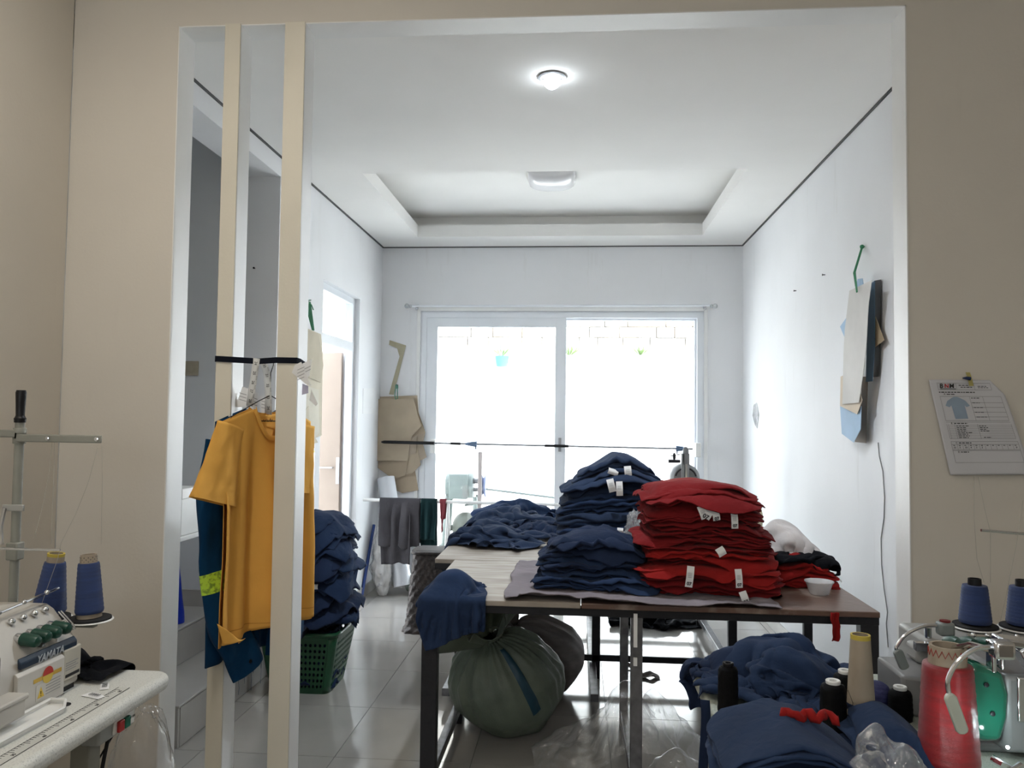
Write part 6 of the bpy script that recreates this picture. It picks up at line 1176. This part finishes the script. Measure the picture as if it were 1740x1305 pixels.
def pline(u0, v0, u1, v1, w=.0035, mat=None, nm='rule'):
    m = MB(); n = 8
    for k in range(n+1):
        f = k/n; a = sh(u0+(u1-u0)*f, v0+(v1-v0)*f, .0012); dv_ = (0, w) if abs(u1-u0) > abs(v1-v0) else (w*1.1, 0); b = sh(u0+(u1-u0)*f+dv_[0], v0+(v1-v0)*f+dv_[1], .0012); m.v += [tuple(a), tuple(b)]
    m.f = [(2*k, 2*k+1, 2*k+3, 2*k+2) for k in range(n)]; return m
GR = M('grey rule print', (.22, .22, .23), .8, 0); LB = M('pale blue shirt print', (.30, .38, .48), .8, .05, 20)
rl = MB()
def addl(*a, **k):
    q = pline(*a, **k); rl.add(q.v, q.f)
for v in (.035, .105): addl(.10, v, .84, v)
for u in (.10, .36, .61, .84): addl(u, .035, u, .105)
for v in (.175, .43): addl(.10, v, .93, v)
for u in (.10, .50, .68, .93): addl(u, .175, u, .43)
for k in range(4): addl(.50, .24+.05*k, .93, .24+.05*k)
for v in (.445, .62): addl(.10, v, .94, v)
for k in range(8): addl(.12, .48+.0175*k, .94, .48+.0175*k, w=.0022)
for u in (.10, .12, .20, .50, .94): addl(u, .47, u, .62)
for v in (.65, .68, .735): addl(.10, v, .95, v)
for k in range(12): addl(.10+.0705*k, .68, .10+.0705*k, .735)
for v in (.745, .87): addl(.10, v, .95, v)
for u in (.10, .95): addl(u, .65, u, .87)
rl.build('rules', GR, t, recalc=False, kind='stuff')
def put(s, size, u, v, mat=INK, nm='lettering', al='LEFT', bold=0):
    p = sh(u, v, .0045); ex = (sh(u+.05, v)-sh(u, v)); text(s, size, mat, t, frame(p, ex, Vector((0, 0, 1))), nm, al, bold=bold)
wS = UX.length; put('B', wS*.088, .125, .068, bold=.0005); put('N', wS*.080, .192, .068, M('red logo print', (.42, .02, .02), .7), 'logo_letter', bold=.0005); put('M', wS*.088, .260, .068, bold=.0005); q = pline(.13, .094, .35, .094, w=.007); q.build('logo_underline', INK, t, recalc=False)
dash = MB(); random.seed(12)
def words(u0, u1, v, h=.008):
    u = u0
    while u < u1: L_ = random.uniform(.02, .05); q = pline(u, v, min(u1, u+L_), v, w=h); dash.add(q.v, q.f); u += L_+.010
words(.40, .58, .055); words(.42, .58, .075); words(.66, .78, .065, .006); words(.66, .80, .080, .006); words(.10, .60, .128, .010); words(.20, .32, .150, .009)
for k in range(5): words(.52, .52+random.uniform(.09, .14), .190+.05*k, .007)
words(.20, .38, .457, .009); words(.20, .36, .662, .009); words(.20, .30, .757, .009)
for k in range(8): words(.22, random.uniform(.34, .42), .485+.0175*k, .006)
for k in range(4): words(.52, random.uniform(.58, .64), .485+.0175*k, .006)
words(.54, .64, .605, .006)
for k in range(12): words(.12+.0705*k, .145+.0705*k, .690, .006)
dash.build('small_print', INK, t, recalc=False, kind='stuff')
put('A.', wS*.032, .155, .153); put('B.', wS*.032, .155, .461); put('C.', wS*.032, .155, .666); put('D.', wS*.032, .155, .761)
hw = M('pen ink', (.06, .06, .08), .7)
for k, s in enumerate(('02', '3', '10', '4', '5', '2')): put(s, wS*.034, .115+.0705*k, .715, hw, 'handwriting')
put('9', wS*.036, .90, .715, hw, 'handwriting')
so = [(.26, .19), (.29, .182), (.33, .182), (.36, .19), (.43, .22), (.475, .275), (.425, .29), (.405, .272), (.405, .412), (.235, .415), (.225, .272), (.195, .292), (.145, .275), (.185, .225)]
m = MB(); m.v = [tuple(sh(u, v, .0016)) for u, v in so]; m.f = [tuple(range(len(so)))]; m.build('shirt_drawing', LB, t, recalc=False)
q = pline(.215, .245, .265, .245, w=.006); q.build('chest_print', INK, t, recalc=False); q = pline(.335, .25, .39, .25, w=.006); q.build('chest_print', INK, t, recalc=False)
p0, p1 = at(1642, 633, 'y', Y1), at(1648, 656, 'y', Y1); m = MB(); m.grid(lambda u, v: (p0.x-.008+u*.014+(p1.x-p0.x)*v, Y1-.012-.003*math.sin(v*PI), p0.z+(p1.z-p0.z)*v), 4, 8); m.build('yellow_tape', M('yellow masking tape', (.46, .40, .14), .6), solid=.0008, recalc=False, **T('strip of yellow tape holding the order sheet', 'tape'))
p0, p1 = at(1631, 643, 'y', Y1), at(1644, 644, 'y', Y1); m = MB(); m.tube([(p0.x, Y1-.02, p0.z), ((p0.x+p1.x)/2, Y1-.02, p0.z), (p1.x, Y1-.02, p1.z)], [.0022, .0055, .006], 10); m.build('blue_pin', M('dark blue clip', (.012, .03, .10), .5), smooth=True, **T('small dark blue clip beside the yellow tape', 'clip'))
# paper patterns on the right wall
PW = [M('pattern paper '+n, c, .75, .06, 5, .04, 50) for n, c in (('grey white', (.60, .58, .55)), ('cream', (.62, .52, .40)), ('pale blue', (.36, .50, .66)), ('tan', (.42, .32, .20)), ('dusk blue', (.07, .13, .20)), ('charcoal', (.06, .055, .055)), ('brown', (.20, .15, .11)))]
G3 = 'paper patterns on the scuffed wall'
for k, (pts, i, lab) in enumerate((
    ([(1486, 477), (1497, 475), (1497, 560), (1494, 640), (1482, 641), (1480, 520)], 5, 'charcoal paper pattern hanging nearest the scuffed wall'),
    ([(1466, 640), (1475, 640), (1472, 753), (1453, 751), (1462, 700)], 6, 'brown paper pattern hanging lowest behind the pale blue one'),
    ([(1488, 538), (1503, 578), (1485, 592), (1478, 560)], 3, 'tan paper pattern with a pointed corner sticking out'),
    ([(1480, 482), (1487, 477), (1487, 592), (1483, 648), (1472, 649), (1474, 560)], 4, 'dusk blue paper pattern hanging behind the grey white one'),
    ([(1454, 487), (1458, 474), (1466, 473), (1468, 486), (1460, 510)], 2, 'pale blue paper corner showing above the grey white pattern'),
    ([(1428, 555), (1440, 538), (1446, 570), (1435, 572)], 2, 'pale blue paper corner pointing out beside the grey white pattern'),
    ([(1428, 689), (1434, 675), (1464, 690), (1463, 729), (1451, 752), (1431, 737)], 2, 'pale blue rounded paper pattern at the bottom of the bundle'),
    ([(1429, 640), (1450, 630), (1466, 680), (1457, 704), (1428, 690)], 1, 'cream paper pattern edge between grey white and pale blue'),
    ([(1444, 494), (1482, 476), (1476, 520), (1473, 582), (1468, 630), (1460, 684), (1432, 687), (1434, 600), (1436, 560)], 0, 'large grey white paper pattern in front of the bundle'))):
    card('hanging_pattern', pts, 'x', XR-.008-.009*k, .002, PW[i], lab, 'pattern', G3)
p0, p1 = at(1469, 420, 'x', XR), at(1464, 496, 'x', XR-.08); t = thing('green_string', 'green string holding the paper patterns on the scuffed wall', 'string', (XR, p0.y, p0.z))
for k in range(3): m = MB(); m.tube([(-.012, -.01+.01*k, 0), (-.05, -.014+.012*k, (p1.z-p0.z)*.5), (-.10, p1.y-p0.y+.004*k, p1.z-p0.z)], .0026, 6); m.build('strand', GS, t, smooth=True)
m = MB(); m.tube([(0, 0, .004), (-.022, 0, .006)], .003, 6); m.sphere((-.012, 0, .002), .011, 10, 6); m.build('nail_knot', GS, t)
# thin wire down the right wall, torn foil, nails
pts = [(1492, 752), (1494, 775), (1500, 800), (1503, 845), (1502, 880), (1497, 915), (1498, 960), (1502, 1000), (1508, 1040), (1506, 1060), (1509, 1100)]
m = MB(); m.tube([at(x, y, 'x', XR-.003) for x, y in pts], .0022, 6); m.build('thin_wire', M('grey thin wire', (.20, .20, .20), .6), smooth=True, **T('thin grey wire running down the scuffed wall', 'wire'))
card('foil_scrap', [(1281, 688), (1286, 684), (1290, 705), (1287, 728), (1283, 722), (1279, 706)], 'x', XR-.001, .002, M('crumpled foil', (.68, .68, .70), .25, .3, 40, .8, 60, metal=.5), 'torn silvery foil scrap stuck on the scuffed wall', 'scrap')
for px, py, ax, val, lab in ((1402, 467, 'x', XR, 'dark nail in the scuffed wall beside the paper patterns'), (1353, 494, 'x', XR, 'dark nail in the scuffed wall nearer the window'), (433, 456, 'y', AY, 'dark nail in the stairwell wall')):
    p = at(px, py, ax, val); d = Vector((-1, 0, 0)) if ax == 'x' else Vector((0, -1, 0)); m = MB(); m.tube([p-d*.002, p+d*.014], .0028, 8); m.tube([p+d*.014, p+d*.016], .006, 10); m.build('nail', DARKMET, **T(lab, 'nail'))
